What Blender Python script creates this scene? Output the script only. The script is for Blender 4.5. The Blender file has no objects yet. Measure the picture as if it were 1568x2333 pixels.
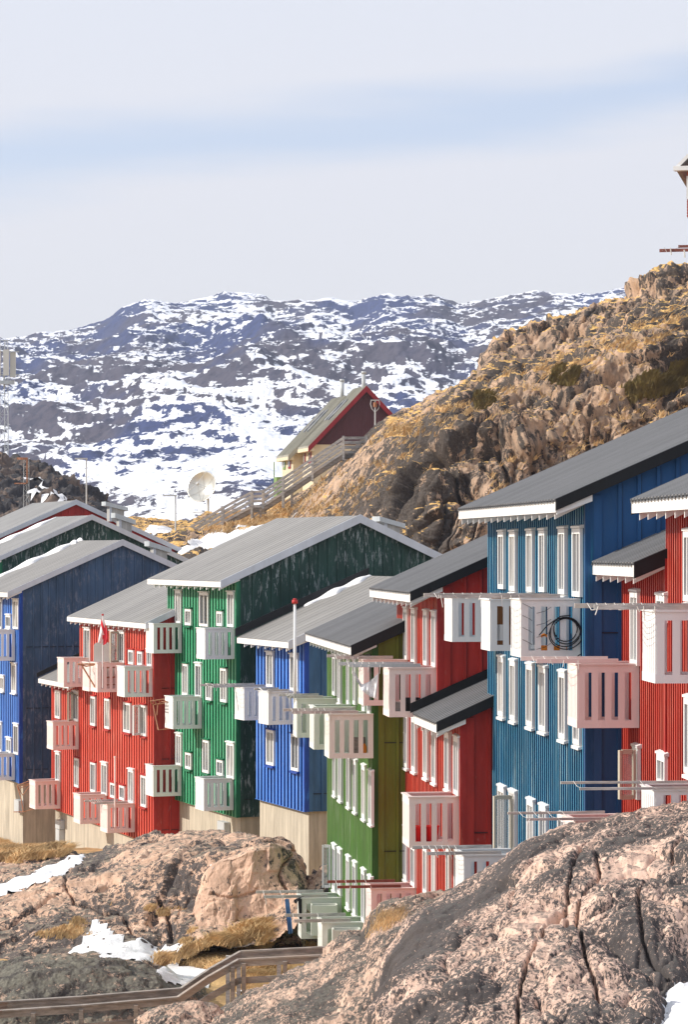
import bpy, bmesh, math, random
import numpy as np
from mathutils import Vector, Matrix
from mathutils.bvhtree import BVHTree
R = math.radians
random.seed(7); rng = np.random.default_rng(7)

# ------------------------------------------------------------------ camera, sky, sun
HZ = 1252.0            # image height of the horizon (in 1568 x 2333 picture units)
F = 6000.0             # focal length in the same units
scn = bpy.context.scene
cd = bpy.data.cameras.new('camera'); cam = bpy.data.objects.new('camera', cd)
scn.collection.objects.link(cam); scn.camera = cam
cam.location = (0, 0, 0); cam.rotation_euler = (R(90), 0, 0)
cd.sensor_fit = 'HORIZONTAL'; cd.sensor_width = 36; cd.lens = 36 * F / 1568
cd.shift_y = (HZ - 1166.5) / 1568
cd.clip_start = 1; cd.clip_end = 20000
SUN_EL, SUN_AZ = 33, 3.0
sdir = Vector((-math.cos(R(SUN_AZ)) * math.cos(R(SUN_EL)), -math.sin(R(SUN_AZ)) * math.cos(R(SUN_EL)), math.sin(R(SUN_EL))))
ld = bpy.data.lights.new('sun', 'SUN'); ld.energy = 5.0; ld.angle = R(0.5); ld.color = (1.0, 0.93, 0.82)
lo = bpy.data.objects.new('sun', ld); scn.collection.objects.link(lo)
lo.rotation_euler = sdir.to_track_quat('Z', 'Y').to_euler(); lo.location = sdir * 100
w = bpy.data.worlds.new('World'); scn.world = w; w.use_nodes = True
wn = w.node_tree; wn.nodes.clear()
def N(t, ty, **k):
    n = t.nodes.new(ty)
    for a, b in k.items():
        if a.startswith('i_'):
            key = a[2:]
            key = int(key) if key.isdigit() else key
            n.inputs[key].default_value = b
        else: setattr(n, a, b)
    return n
def L(t, a, b): t.links.new(a, b)
wo = N(wn, 'ShaderNodeOutputWorld'); bg = N(wn, 'ShaderNodeBackground'); bg2 = N(wn, 'ShaderNodeBackground')
sky = N(wn, 'ShaderNodeTexSky', sky_type='NISHITA', sun_disc=False, sun_elevation=R(SUN_EL), sun_rotation=R(267), altitude=0, air_density=1.0, dust_density=0.6, ozone_density=1.5)
tnt = N(wn, 'ShaderNodeMix', data_type='RGBA', blend_type='MULTIPLY'); tnt.inputs[0].default_value = 1; tnt.inputs[7].default_value = (.93, .98, 1.12, 1); L(wn, sky.outputs[0], tnt.inputs[6]); L(wn, tnt.outputs[2], bg.inputs[0]); bg.inputs[1].default_value = 0.15
# thin high cloud sheet over the blue: a broken band of clearer sky between two veils
tc = N(wn, 'ShaderNodeTexCoord'); sep = N(wn, 'ShaderNodeSeparateXYZ'); L(wn, tc.outputs['Generated'], sep.inputs[0])
mp = N(wn, 'ShaderNodeMapping'); mp.inputs['Scale'].default_value = (1.2, 1.0, 9.0); L(wn, tc.outputs['Generated'], mp.inputs[0])
nz = N(wn, 'ShaderNodeTexNoise', i_Scale=3.0, i_Detail=5.0, i_Roughness=0.5); L(wn, mp.outputs[0], nz.inputs[0])
def M(t, op, a, b=None, c=None, cl=False):
    n = t.nodes.new('ShaderNodeMath'); n.operation = op; n.use_clamp = cl
    for i, v in enumerate((a, b, c)):
        if v is None: continue
        if isinstance(v, (int, float)): n.inputs[i].default_value = v
        else: t.links.new(v, n.inputs[i])
    return n.outputs[0]
# height above a tilted plane: z - 0.20*x ; veil thins where it is near 0.150
hh = M(wn, 'SUBTRACT', sep.outputs[2], M(wn, 'MULTIPLY', sep.outputs[0], 0.13))
hh = M(wn, 'ADD', hh, M(wn, 'MULTIPLY', M(wn, 'SUBTRACT', nz.outputs[0], 0.5), 0.045))
dd = M(wn, 'ABSOLUTE', M(wn, 'SUBTRACT', hh, 0.1565))
gap = M(wn, 'SUBTRACT', 1.0, M(wn, 'DIVIDE', dd, 0.017), cl=True)
gap = M(wn, 'MULTIPLY', M(wn, 'MULTIPLY', gap, gap), M(wn, 'SUBTRACT', 3.0, M(wn, 'MULTIPLY', gap, 2.0)))
gap2 = M(wn, 'MULTIPLY', gap, 0.44)
cr = N(wn, 'ShaderNodeValToRGB'); L(wn, sep.outputs[2], cr.inputs[0])
cr.color_ramp.elements[0].position = 0.0; cr.color_ramp.elements[0].color = (0.84, 0.825, 0.79, 1)
cr.color_ramp.elements[1].position = 0.28; cr.color_ramp.elements[1].color = (0.73, 0.775, 0.87, 1)
e = cr.color_ramp.elements.new(0.14); e.color = (0.78, 0.785, 0.83, 1)
L(wn, cr.outputs[0], bg2.inputs[0]); bg2.inputs[1].default_value = 1.05
mx = N(wn, 'ShaderNodeMixShader'); L(wn, M(wn, 'SUBTRACT', 0.97, gap2, cl=True), mx.inputs[0])
L(wn, bg.outputs[0], mx.inputs[1]); L(wn, bg2.outputs[0], mx.inputs[2]); L(wn, mx.outputs[0], wo.inputs[0])
vs = scn.view_settings; vs.view_transform = 'Standard'; vs.look = 'None'; vs.exposure = 0.06; vs.gamma = 1
scn.cycles.max_bounces = 6; scn.cycles.volume_bounces = 0
scn.cycles.use_denoising = True

# ------------------------------------------------------------------ picture units -> points at a true distance
CR = {'D': (0, 0, 1.0), 'A': (0, 1600, 3.873), 'B': (500, 1600, 3.873), 'C': (1000, 1700, 3.873), 'Q': (1500, 1300, 2.8204),
      'E': (0, 2200, 3.873), 'F': (500, 2200, 3.873), 'G': (1000, 2200, 3.320), 'H': (1624, 2000, 3.320),
      'I': (0, 2700, 3.058), 'J': (700, 2700, 3.058), 'K': (1400, 2600, 2.515), 'L': (560, 1200, 2.767),
      'M': (880, 2850, 5.810), 'P': (250, 2050, 5.810), 'S': (2000, 1980, 4.323)}
KK = 1568 / 2324.0
def cx(c, x): a = CR[c]; return a[0] * KK + x / a[2]
def cy(c, y): a = CR[c]; return a[1] * KK + y / a[2]
def at(x, y, Y): return Vector(((x - 784) / F * Y, Y, (HZ - y) / F * Y))

# ------------------------------------------------------------------ numpy noise
_perm = rng.permutation(256); _perm = np.concatenate([_perm, _perm, _perm])
_gr = rng.normal(size=(256, 3)); _gr /= np.linalg.norm(_gr, axis=1)[:, None]
def perlin(P):
    Pi = np.floor(P).astype(int); f = P - Pi; u = f * f * f * (f * (f * 6 - 15) + 10)
    out = np.zeros(len(P))
    for dx in (0, 1):
        for dy in (0, 1):
            for dz in (0, 1):
                h = _perm[_perm[_perm[(Pi[:, 0] + dx) & 255] + ((Pi[:, 1] + dy) & 255)] + ((Pi[:, 2] + dz) & 255)]
                g = _gr[h]; d = f - np.array((dx, dy, dz))
                wgt = (u[:, 0] if dx else 1 - u[:, 0]) * (u[:, 1] if dy else 1 - u[:, 1]) * (u[:, 2] if dz else 1 - u[:, 2])
                out += wgt * np.einsum('ij,ij->i', g, d)
    return out * 1.6
def fbm(P, oct=5, gain=.5, ridged=False):
    a = 1; s = 0; t = 0
    for o in range(oct):
        n = perlin(P * 2.03 ** o + o * 17.3)
        if ridged: n = 1 - 2 * np.abs(n)
        s = s + a * n; t += a; a *= gain
    return s / t
def worley(P, seed=0):
    Pi = np.floor(P).astype(int); f1 = np.full(len(P), 9.); f2 = np.full(len(P), 9.); idv = np.zeros(len(P)); off = np.zeros_like(P)
    for dx in (-1, 0, 1):
        for dy in (-1, 0, 1):
            for dz in (-1, 0, 1):
                C = Pi + np.array((dx, dy, dz))
                h = _perm[_perm[_perm[C[:, 0] & 255] + (C[:, 1] & 255)] + (C[:, 2] & 255)]
                pt = C + np.stack([((h * 37 + 11) % 256) / 256., ((h * 91 + 53) % 256) / 256., ((h * 151 + 7) % 256) / 256.], 1)
                d = np.linalg.norm(P - pt, axis=1)
                m = d < f1; off = np.where(m[:, None], P - pt, off); f2 = np.where(m, f1, np.minimum(f2, d)); idv = np.where(m, h / 256., idv); f1 = np.where(m, d, f1)
    return f1, f2, idv, off

# ------------------------------------------------------------------ mesh helpers
COL = scn.collection
def link(name, me, mat=None, parent=None):
    o = bpy.data.objects.new(name, me); COL.objects.link(o)
    if mat: me.materials.append(mat)
    if parent: o.parent = parent
    return o
def tag(o, label=None, cat=None, group=None, kind=None):
    if label: o['label'] = label
    if cat: o['category'] = cat
    if group: o['group'] = group
    if kind: o['kind'] = kind
    return o
def empty(name, loc, rz=0):
    o = bpy.data.objects.new(name, None); COL.objects.link(o); o.location = loc; o.rotation_euler = (0, 0, rz)
    o.empty_display_size = .2
    return o
class MB:
    def __init__(s): s.v = []; s.f = []
    def add(s, vs, fs):
        b = len(s.v); s.v += [tuple(p) for p in vs]; s.f += [tuple(i + b for i in f) for f in fs]; return s
    def box(s, x0, x1, y0, y1, z0, z1):
        if x0 > x1: x0, x1 = x1, x0
        if y0 > y1: y0, y1 = y1, y0
        if z0 > z1: z0, z1 = z1, z0
        return s.add([(x0, y0, z0), (x1, y0, z0), (x1, y1, z0), (x0, y1, z0), (x0, y0, z1), (x1, y0, z1), (x1, y1, z1), (x0, y1, z1)],
              [(0, 3, 2, 1), (4, 5, 6, 7), (0, 1, 5, 4), (1, 2, 6, 5), (2, 3, 7, 6), (3, 0, 4, 7)])
    def bar(s, p, q, wd, hd, up=(0, 0, 1)):
        p = Vector(p); q = Vector(q); t = (q - p).normalized(); up = Vector(up)
        if abs(t.dot(up)) > .98: up = Vector((0, 1, 0))
        a = t.cross(up).normalized() * wd / 2; b = t.cross(a).normalized() * hd / 2
        vs = []
        for c in (p, q): vs += [c - a - b, c + a - b, c + a + b, c - a + b]
        return s.add(vs, [(0, 1, 2, 3), (7, 6, 5, 4), (0, 4, 5, 1), (1, 5, 6, 2), (2, 6, 7, 3), (3, 7, 4, 0)])
    def tube(s, pts, r, n=8, r2=None):
        pts = [Vector(p) for p in pts]; b = len(s.v); m = len(pts)
        for i, p in enumerate(pts):
            t = (pts[min(i + 1, m - 1)] - pts[max(i - 1, 0)]).normalized()
            up = Vector((0, 0, 1)) if abs(t.z) < .9 else Vector((1, 0, 0))
            a = t.cross(up).normalized(); c = t.cross(a)
            rr = r if r2 is None else r + (r2 - r) * i / (m - 1)
            for k in range(n):
                an = 2 * math.pi * k / n; s.v.append(tuple(p + a * rr * math.cos(an) + c * rr * math.sin(an)))
        for i in range(m - 1):
            for k in range(n):
                s.f.append((b + i * n + k, b + i * n + (k + 1) % n, b + (i + 1) * n + (k + 1) % n, b + (i + 1) * n + k))
        s.f.append(tuple(b + k for k in range(n))[::-1]); s.f.append(tuple(b + (m - 1) * n + k for k in range(n)))
        return s
    def prism(s, poly, axis, a, b):
        """closed polygon (2D) extruded along axis ('y': poly in x,z)"""
        n = len(poly); vs = []
        for t in (a, b):
            for p in poly:
                vs.append({'y': (p[0], t, p[1]), 'x': (t, p[0], p[1]), 'z': (p[0], p[1], t)}[axis])
        fs = [tuple(range(n)), tuple(range(2 * n - 1, n - 1, -1))]
        for i in range(n): fs.append((i, n + i, n + (i + 1) % n, (i + 1) % n))
        return s.add(vs, fs)
    def mesh(s, name, smooth=False):
        me = bpy.data.meshes.new(name); me.from_pydata(s.v, [], s.f); me.update()
        bm = bmesh.new(); bm.from_mesh(me); bmesh.ops.recalc_face_normals(bm, faces=bm.faces); bm.to_mesh(me); bm.free()
        if smooth: me.shade_smooth()
        return me
    def build(s, name, mat=None, parent=None, smooth=False):
        return link(name, s.mesh(name, smooth), mat, parent)
def gridmesh(name, P, mat, smooth=True):
    """P: (nv, nu, 3) array"""
    nv, nu, _ = P.shape; me = bpy.data.meshes.new(name)
    me.vertices.add(nv * nu); me.vertices.foreach_set('co', P.reshape(-1).astype(np.float32))
    i = np.arange(nv * nu).reshape(nv, nu)
    q = np.stack([i[:-1, :-1], i[:-1, 1:], i[1:, 1:], i[1:, :-1]], -1).reshape(-1, 4)
    me.loops.add(q.size); me.loops.foreach_set('vertex_index', q.reshape(-1).astype(np.int32))
    me.polygons.add(len(q)); me.polygons.foreach_set('loop_start', (np.arange(len(q)) * 4).astype(np.int32))
    me.polygons.foreach_set('loop_total', np.full(len(q), 4, np.int32))
    me.update(); me.validate()
    if smooth: me.shade_smooth()
    return link(name, me, mat)
def trimesh(name, V, T, mat, smooth=False):
    me = bpy.data.meshes.new(name); me.vertices.add(len(V)); me.vertices.foreach_set('co', V.reshape(-1).astype(np.float32))
    me.loops.add(T.size); me.loops.foreach_set('vertex_index', T.reshape(-1).astype(np.int32))
    me.polygons.add(len(T)); me.polygons.foreach_set('loop_start', (np.arange(len(T)) * 3).astype(np.int32))
    me.polygons.foreach_set('loop_total', np.full(len(T), 3, np.int32)); me.update()
    if smooth: me.shade_smooth()
    return link(name, me, mat)

# ------------------------------------------------------------------ materials
def newmat(name):
    m = bpy.data.materials.new(name); m.use_nodes = True; t = m.node_tree; t.nodes.clear()
    o = N(t, 'ShaderNodeOutputMaterial'); b = N(t, 'ShaderNodeBsdfPrincipled'); L(t, b.outputs[0], o.inputs[0])
    return m, t, b
def noise(t, co, scale, detail=4, rough=.55, st=(1, 1, 1), dist=0, rot=(0, 0, 0)):
    mp = N(t, 'ShaderNodeMapping'); mp.inputs['Scale'].default_value = st; mp.inputs['Rotation'].default_value = rot; L(t, co, mp.inputs[0])
    n = N(t, 'ShaderNodeTexNoise', i_Scale=scale, i_Detail=detail, i_Roughness=rough, i_Distortion=dist); L(t, mp.outputs[0], n.inputs[0])
    return n.outputs[0]
def ramp(t, fac, a, b, lo=0., hi=1.):
    n = N(t, 'ShaderNodeMapRange'); n.interpolation_type = 'SMOOTHSTEP'
    L(t, fac, n.inputs[0]); n.inputs[1].default_value = a; n.inputs[2].default_value = b; n.inputs[3].default_value = lo; n.inputs[4].default_value = hi
    return n.outputs[0]
def mix(t, f, a, b, blend='MIX'):
    n = N(t, 'ShaderNodeMix', data_type='RGBA', blend_type=blend)
    if isinstance(f, (int, float)): n.inputs[0].default_value = f
    else: L(t, f, n.inputs[0])
    for i, v in ((6, a), (7, b)):
        if isinstance(v, tuple): n.inputs[i].default_value = v + (1,) if len(v) == 3 else v
        else: L(t, v, n.inputs[i])
    return n.outputs[2]
def bump(t, b, h, strength, dist):
    n = N(t, 'ShaderNodeBump', i_Strength=strength, i_Distance=dist); L(t, h, n.inputs['Height']); L(t, n.outputs[0], b.inputs['Normal']); return n
def obc(t): return N(t, 'ShaderNodeTexCoord').outputs['Object']
def geo(t): return N(t, 'ShaderNodeNewGeometry')
def paint(name, c, streak=.35, flecks=0., fleckcol=(.45, .46, .47), rough=.55, fscale=5.0, fst=(1, 1, .22), fl=(.52, .6)):
    m, t, b = newmat(name); co = obc(t)
    n1 = noise(t, co, 1.6, 5, .6, (1, 1, .25)); n2 = noise(t, co, 14, 3, .6, (1, 1, .12))
    col = mix(t, ramp(t, n1, .3, .7), tuple(v * (1 - streak) for v in c), tuple(min(1, v * (1 + streak * .6)) for v in c))
    col = mix(t, ramp(t, n2, .58, .75, 0, streak * .8), col, tuple(min(1, v * 1.4 + .04) for v in c))
    if flecks:
        a = noise(t, co, fscale, 6, .75, fst, .4); g = noise(t, co, .7, 2, .5)
        mk = M(t, 'MULTIPLY', ramp(t, a, fl[0], fl[1]), ramp(t, g, .35, .6))
        col = mix(t, M(t, 'MULTIPLY', mk, flecks), col, fleckcol)
    L(t, col, b.inputs['Base Color']); b.inputs['Roughness'].default_value = rough
    b.inputs['Specular IOR Level'].default_value = .3
    bump(t, b, n2, .15, .01)
    return m
MT = {}
MT['white'] = paint('white_paint', (.74, .74, .74), .05, .5, (.33, .27, .22), .5, 9, (1, 1, .7), (.66, .72))
MT['pinkwhite'] = paint('white_paint_red_bounce', (.80, .68, .65), .05, .5, (.35, .2, .15), .5, 9, (1, 1, .7), (.66, .72))  # white paint, tinted pink for light bounced off the red walls
MT['cream'] = paint('greenish_cream_paint', (.72, .73, .67), .06, .5, (.3, .22, .16), .5, 9, (1, 1, .6), (.63, .7))
MT['red'] = paint('red_cladding', (.36, .022, .018), .22, .25, (.55, .16, .1), .5, 3)
MT['red_gable'] = paint('dark_red_panels', (.42, .030, .022), .25, .35, (.42, .2, .18), .55, 7, (1, 1, .3), (.60, .66))
MT['green'] = paint('green_cladding', (.010, .13, .060), .25, .3, (.08, .4, .2), .5, 3)
MT['green_gable'] = paint('weathered_dark_green_panels', (.018, .056, .046), .3, .95, (.30, .34, .35), .6, 8.0, (1, 1, .2), (.535, .60))
MT['blue'] = paint('bright_blue_cladding', (.008, .05, .30), .25, .35, (.05, .25, .7), .5, 3)
MT['blue_gable'] = paint('weathered_navy_panels', (.044, .088, .165), .3, .75, (.17, .19, .25), .6, 7, (1, 1, .3), (.49, .62))
MT['blue_gable2'] = paint('steel_blue_panels', (.045, .125, .25), .3, .5, (.25, .22, .2), .6, 6, (1, 1, .12), (.6, .66))
MT['lime'] = paint('leaf_green_cladding', (.035, .125, .018), .3, .4, (.25, .35, .15), .5, 8, (1, 1, .05), (.55, .68))
MT['lime_gable'] = paint('olive_green_panels', (.16, .175, .018), .2, .25, (.2, .3, .1), .6, 3)
MT['teal'] = paint('teal_cladding', (.006, .062, .18), .3, .4, (.03, .25, .32), .5, 7, (1, 1, .04), (.52, .66))
MT['teal_gable'] = paint('deep_blue_panels', (.018, .088, .24), .15, .3, (.03, .09, .2), .6, 3)
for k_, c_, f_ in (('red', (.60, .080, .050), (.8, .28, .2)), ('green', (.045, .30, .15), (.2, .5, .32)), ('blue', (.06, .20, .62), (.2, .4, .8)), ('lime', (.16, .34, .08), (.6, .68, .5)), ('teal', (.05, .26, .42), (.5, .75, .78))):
    MT[k_ + '_batten'] = paint('sunlit_worn_' + k_ + '_battens', c_, .2, .6, f_, .45, 8, (1, 1, .05), (.50, .62))  # batten fronts painted paler as if sunlit, recesses darker; flecks are wear
MT['plum'] = paint('plum_cladding', (.085, .028, .036), .15)
MT['yellow'] = paint('pale_yellow_render', (.66, .58, .42), .06)
MT['maroon'] = paint('maroon_trim', (.27, .02, .03), .1)
MT['grass_green'] = paint('bright_green_trim', (.20, .32, .10), .1)
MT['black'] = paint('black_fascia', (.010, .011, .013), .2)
MT['silver'] = paint('pale_metal_trim', (.55, .58, .64), .08, .2, (.4, .4, .4), .45)
MT['galv'] = paint('galvanised_metal', (.50, .53, .55), .15, .2, (.3, .3, .3), .4)
MT['rust'] = paint('rusty_steel', (.42, .19, .10), .4, .5, (.7, .5, .4), .7, 12)
MT['redcap'] = paint('red_cap', (.5, .04, .04), .1)
MT['ptfe'] = paint('offwhite_panel', (.66, .65, .60), .05)
MT['wire'] = paint('black_cable', (.01, .01, .012), .1)
MT['rope'] = paint('pale_rope', (.6, .58, .55), .1)
MT['bucket'] = paint('red_plastic', (.75, .01, .01), .05)
MT['orange'] = paint('orange_plastic', (.8, .25, .02), .05)
MT['brownwood'] = paint('brown_wood', (.28, .11, .03), .2)
MT['reddish_wood'] = paint('reddish_beam', (.22, .07, .05), .3)
MT['brick'] = paint('rust_red_siding', (.40, .10, .07), .2)
MT['beige_frame'] = paint('beige_door_paint', (.50, .45, .36), .08)
def roofmat(name, c, sc=1):
    m, t, b = newmat(name); co = obc(t)
    n1 = noise(t, co, 1.1, 4, .6, (.15, 1, .15)); n2 = noise(t, co, 18, 4, .7, (.25, 1, .25)); n3 = noise(t, co, .35, 3, .5)
    col = mix(t, ramp(t, n1, .35, .65), tuple(v * .86 for v in c), tuple(v * 1.1 for v in c))
    col = mix(t, ramp(t, n2, .45, .7, 0, .5), col, tuple(v * .78 for v in c))
    col = mix(t, ramp(t, n3, .5, .7, 0, .35), col, tuple(v * 1.18 for v in c))
    L(t, col, b.inputs['Base Color']); b.inputs['Roughness'].default_value = .62; bump(t, b, n2, .2, .01)
    return m
MT['roof_felt'] = roofmat('grey_roof_felt', (.235, .225, .215)); MT['roof_felt2'] = roofmat('grey_roof_sheet', (.25, .245, .24))
MT['roof_metal'] = roofmat('dark_corrugated_steel', (.15, .15, .155))
MT['roof_tile'] = roofmat('greenish_grey_roof', (.33, .32, .27))
def glassmat():
    m, t, b = newmat('window_glass'); co = obc(t)
    n = noise(t, co, 1.3, 2, .5, (1, 1, .4))
    L(t, mix(t, ramp(t, n, .4, .6), (.07, .08, .09), (.30, .30, .28)), b.inputs['Base Color'])
    b.inputs['Roughness'].default_value = .08; b.inputs['Specular IOR Level'].default_value = .6; return m
MT['glass'] = glassmat()
def paneglass(name, a, c, r):
    m, t, b = newmat(name); co = obc(t); n = noise(t, co, 2.1, 3, .5, (1, 1.6, .3))
    L(t, mix(t, ramp(t, n, .45, .55), a, c), b.inputs['Base Color']); b.inputs['Roughness'].default_value = r; b.inputs['Specular IOR Level'].default_value = .6; return m
MT['glass_dark'] = paneglass('dark_window_glass', (.02, .025, .03), (.06, .07, .08), .06); MT['glass_curtain'] = paneglass('curtained_window_glass', (.52, .50, .46), (.20, .20, .20), .2)
def clearglass():
    m, t, b = newmat('clear_glass'); b.inputs['Base Color'].default_value = (.5, .55, .55, 1); b.inputs['Roughness'].default_value = .05; b.inputs['Alpha'].default_value = .35; return m
MT['clear'] = clearglass()
def concrete(name, c, vst=.1):
    m, t, b = newmat(name); co = obc(t)
    n1 = noise(t, co, 5, 5, .65, (1, 1, vst)); n2 = noise(t, co, .8, 4, .6, (1, 1, .6)); n3 = noise(t, co, 40, 3, .6)
    # board-marked vertical joints
    wv = N(t, 'ShaderNodeTexWave', i_Scale=2.2, i_Distortion=.6, wave_profile='SAW'); wv.bands_direction = 'DIAGONAL'
    mp = N(t, 'ShaderNodeMapping'); mp.inputs['Scale'].default_value = (1, 1, 0.0); L(t, co, mp.inputs[0]); L(t, mp.outputs[0], wv.inputs[0])
    col = mix(t, ramp(t, n1, .3, .7), tuple(v * .72 for v in c), tuple(v * 1.12 for v in c))
    col = mix(t, ramp(t, n2, .45, .75, 0, .55), col, tuple(v * .55 for v in c))
    col = mix(t, ramp(t, wv.outputs[1], .86, 1.0, 0, .35), col, tuple(v * .5 for v in c))
    col = mix(t, ramp(t, n3, .62, .7, 0, .4), col, tuple(v * .5 for v in c))
    L(t, col, b.inputs['Base Color']); b.inputs['Roughness'].default_value = .85; bump(t, b, n1, .4, .02); return m
MT['concrete'] = concrete('board_marked_concrete', (.50, .44, .35)); MT['vent_concrete'] = concrete('grey_vent_concrete', (.42, .41, .39))
def woodmat(name, c):
    m, t, b = newmat(name); co = obc(t)
    n1 = noise(t, co, 2.0, 5, .6, (1, 1, 6)); n2 = noise(t, co, 9, 5, .7, (1, 1, 5)); n3 = noise(t, co, 1.2, 2)
    col = mix(t, ramp(t, n1, .3, .7), tuple(v * .6 for v in c), tuple(v * 1.25 for v in c))
    col = mix(t, ramp(t, n2, .5, .7, 0, .6), col, tuple(v * .5 for v in c))
    col = mix(t, ramp(t, n3, .5, .7, 0, .5), col, (c[0] * 1.3, c[1] * 1.15, c[2]))
    L(t, col, b.inputs['Base Color']); b.inputs['Roughness'].default_value = .85; bump(t, b, n2, .4, .01); return m
MT['wood'] = woodmat('weathered_grey_wood', (.48, .46, .44)); MT['wood_brown'] = woodmat('weathered_brown_wood', (.27, .24, .215))

def granite(name, pink=(.50, .33, .24), dark=(.045, .043, .042), grey=(.20, .19, .165), darkness=.5, sp=3.0, st=(1, 1, 1), rot=(0, 0, 0),
            topgrey=.7, big=.35, streaks=0., grass=0., grasscol=(.42, .22, .06), bs=.6, snow=0, tophi=.93, toplo=.72):
    """pink granite under black lichen; flat tops carry grey-green lichen, ledges carry dry grass"""
    m, t, b = newmat(name); co = obc(t); g = geo(t)
    s = N(t, 'ShaderNodeSeparateXYZ'); L(t, g.outputs['Normal'], s.inputs[0]); nzv = s.outputs[2]
    a = noise(t, co, sp, 9, .78, st, .3, rot); bb = noise(t, co, big, 4, .55, st, .5, rot); c3 = noise(t, co, sp * .35, 5, .6, st, 0, rot)
    f = noise(t, co, sp * 5, 4, .7)
    pk = mix(t, ramp(t, c3, .3, .7), tuple(v * .72 for v in pink), tuple(min(1, v * 1.18) for v in pink))
    pk = mix(t, ramp(t, f, .45, .75, 0, .5), pk, tuple(v * .5 for v in pink))
    if streaks:
        sn = noise(t, co, 1.5, 5, .65, (1, 1, .12)); pk = mix(t, ramp(t, sn, .45, .65, 0, streaks), pk, (.16, .14, .12))
        sn2 = noise(t, co, 1.1, 4, .6, (1, 1, .1)); pk = mix(t, ramp(t, sn2, .55, .7, 0, streaks * .8), pk, (.62, .36, .18))
    # dark lichen: fine speckle whose density follows the big patches
    thr = M(t, 'ADD', M(t, 'MULTIPLY', bb, .95), M(t, 'MULTIPLY', a, 1.3))
    lo_ = 1.205 - darkness * .16
    mk = ramp(t, thr, lo_, lo_ + .035)
    col = mix(t, M(t, 'MULTIPLY', mk, .95), pk, mix(t, ramp(t, f, .4, .7), dark, tuple(v * 2.2 for v in dark)))
    gm = M(t, 'MULTIPLY', ramp(t, nzv, toplo, tophi), ramp(t, M(t, 'ADD', M(t, 'MULTIPLY', c3, .6), M(t, 'MULTIPLY', a, .4)), .44, .54))
    gcol = mix(t, ramp(t, a, .4, .65), tuple(v * .7 for v in grey), tuple(v * 1.3 for v in grey))
    col = mix(t, M(t, 'MULTIPLY', gm, topgrey), col, gcol)
    if grass:
        gn = M(t, 'ADD', nzv, M(t, 'MULTIPLY', M(t, 'SUBTRACT', c3, .5), .7))
        gk = ramp(t, gn, grass, grass + .07)
        fine = noise(t, co, 6, 6, .75, (1.4, 1.4, .5)); gr = mix(t, ramp(t, fine, .35, .65), tuple(v * .55 for v in grasscol), tuple(min(1, v * 1.35) for v in grasscol))
        moss = noise(t, co, .6, 3, .6); gr = mix(t, ramp(t, moss, .58, .68, 0, .75), gr, (.12, .10, .03))
        col = mix(t, gk, col, gr)
    L(t, col, b.inputs['Base Color']); b.inputs['Roughness'].default_value = .9; b.inputs['Specular IOR Level'].default_value = .25
    h = M(t, 'ADD', M(t, 'MULTIPLY', a, 1.0), M(t, 'MULTIPLY', f, .4)); bump(t, b, h, bs, .12 / max(sp / 3, .3))
    return m
def snowmat():
    m, t, b = newmat('old_snow'); co = obc(t); n = noise(t, co, 3, 6, .6); n2 = noise(t, co, 14, 5, .7)
    L(t, mix(t, ramp(t, n2, .50, .72), (.80, .80, .82), (.58, .55, .52)), b.inputs['Base Color']); b.inputs['Roughness'].default_value = .6
    bump(t, b, M(t, 'ADD', n, M(t, 'MULTIPLY', n2, .3)), .5, .15); return m
MT['snow'] = snowmat()
def grassmat(name, c):
    m, t, b = newmat(name); co = obc(t); n = noise(t, co, .9, 4, .6); n2 = noise(t, co, 9, 4, .7)
    col = mix(t, ramp(t, n, .35, .65), tuple(v * .62 for v in c), tuple(min(1, v * 1.25) for v in c)); col = mix(t, ramp(t, n2, .4, .7, 0, .6), col, tuple(v * .6 for v in c))
    L(t, col, b.inputs['Base Color']); b.inputs['Roughness'].default_value = .9; bump(t, b, n2, .5, .08); return m
MT['grass'] = grassmat('dry_ochre_grass', (.70, .46, .22)); MT['soil'] = grassmat('ochre_ground', (.50, .32, .14))
MT['bush'] = grassmat('dark_olive_scrub', (.17, .12, .03))
from mathutils import noise as mnoise
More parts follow.
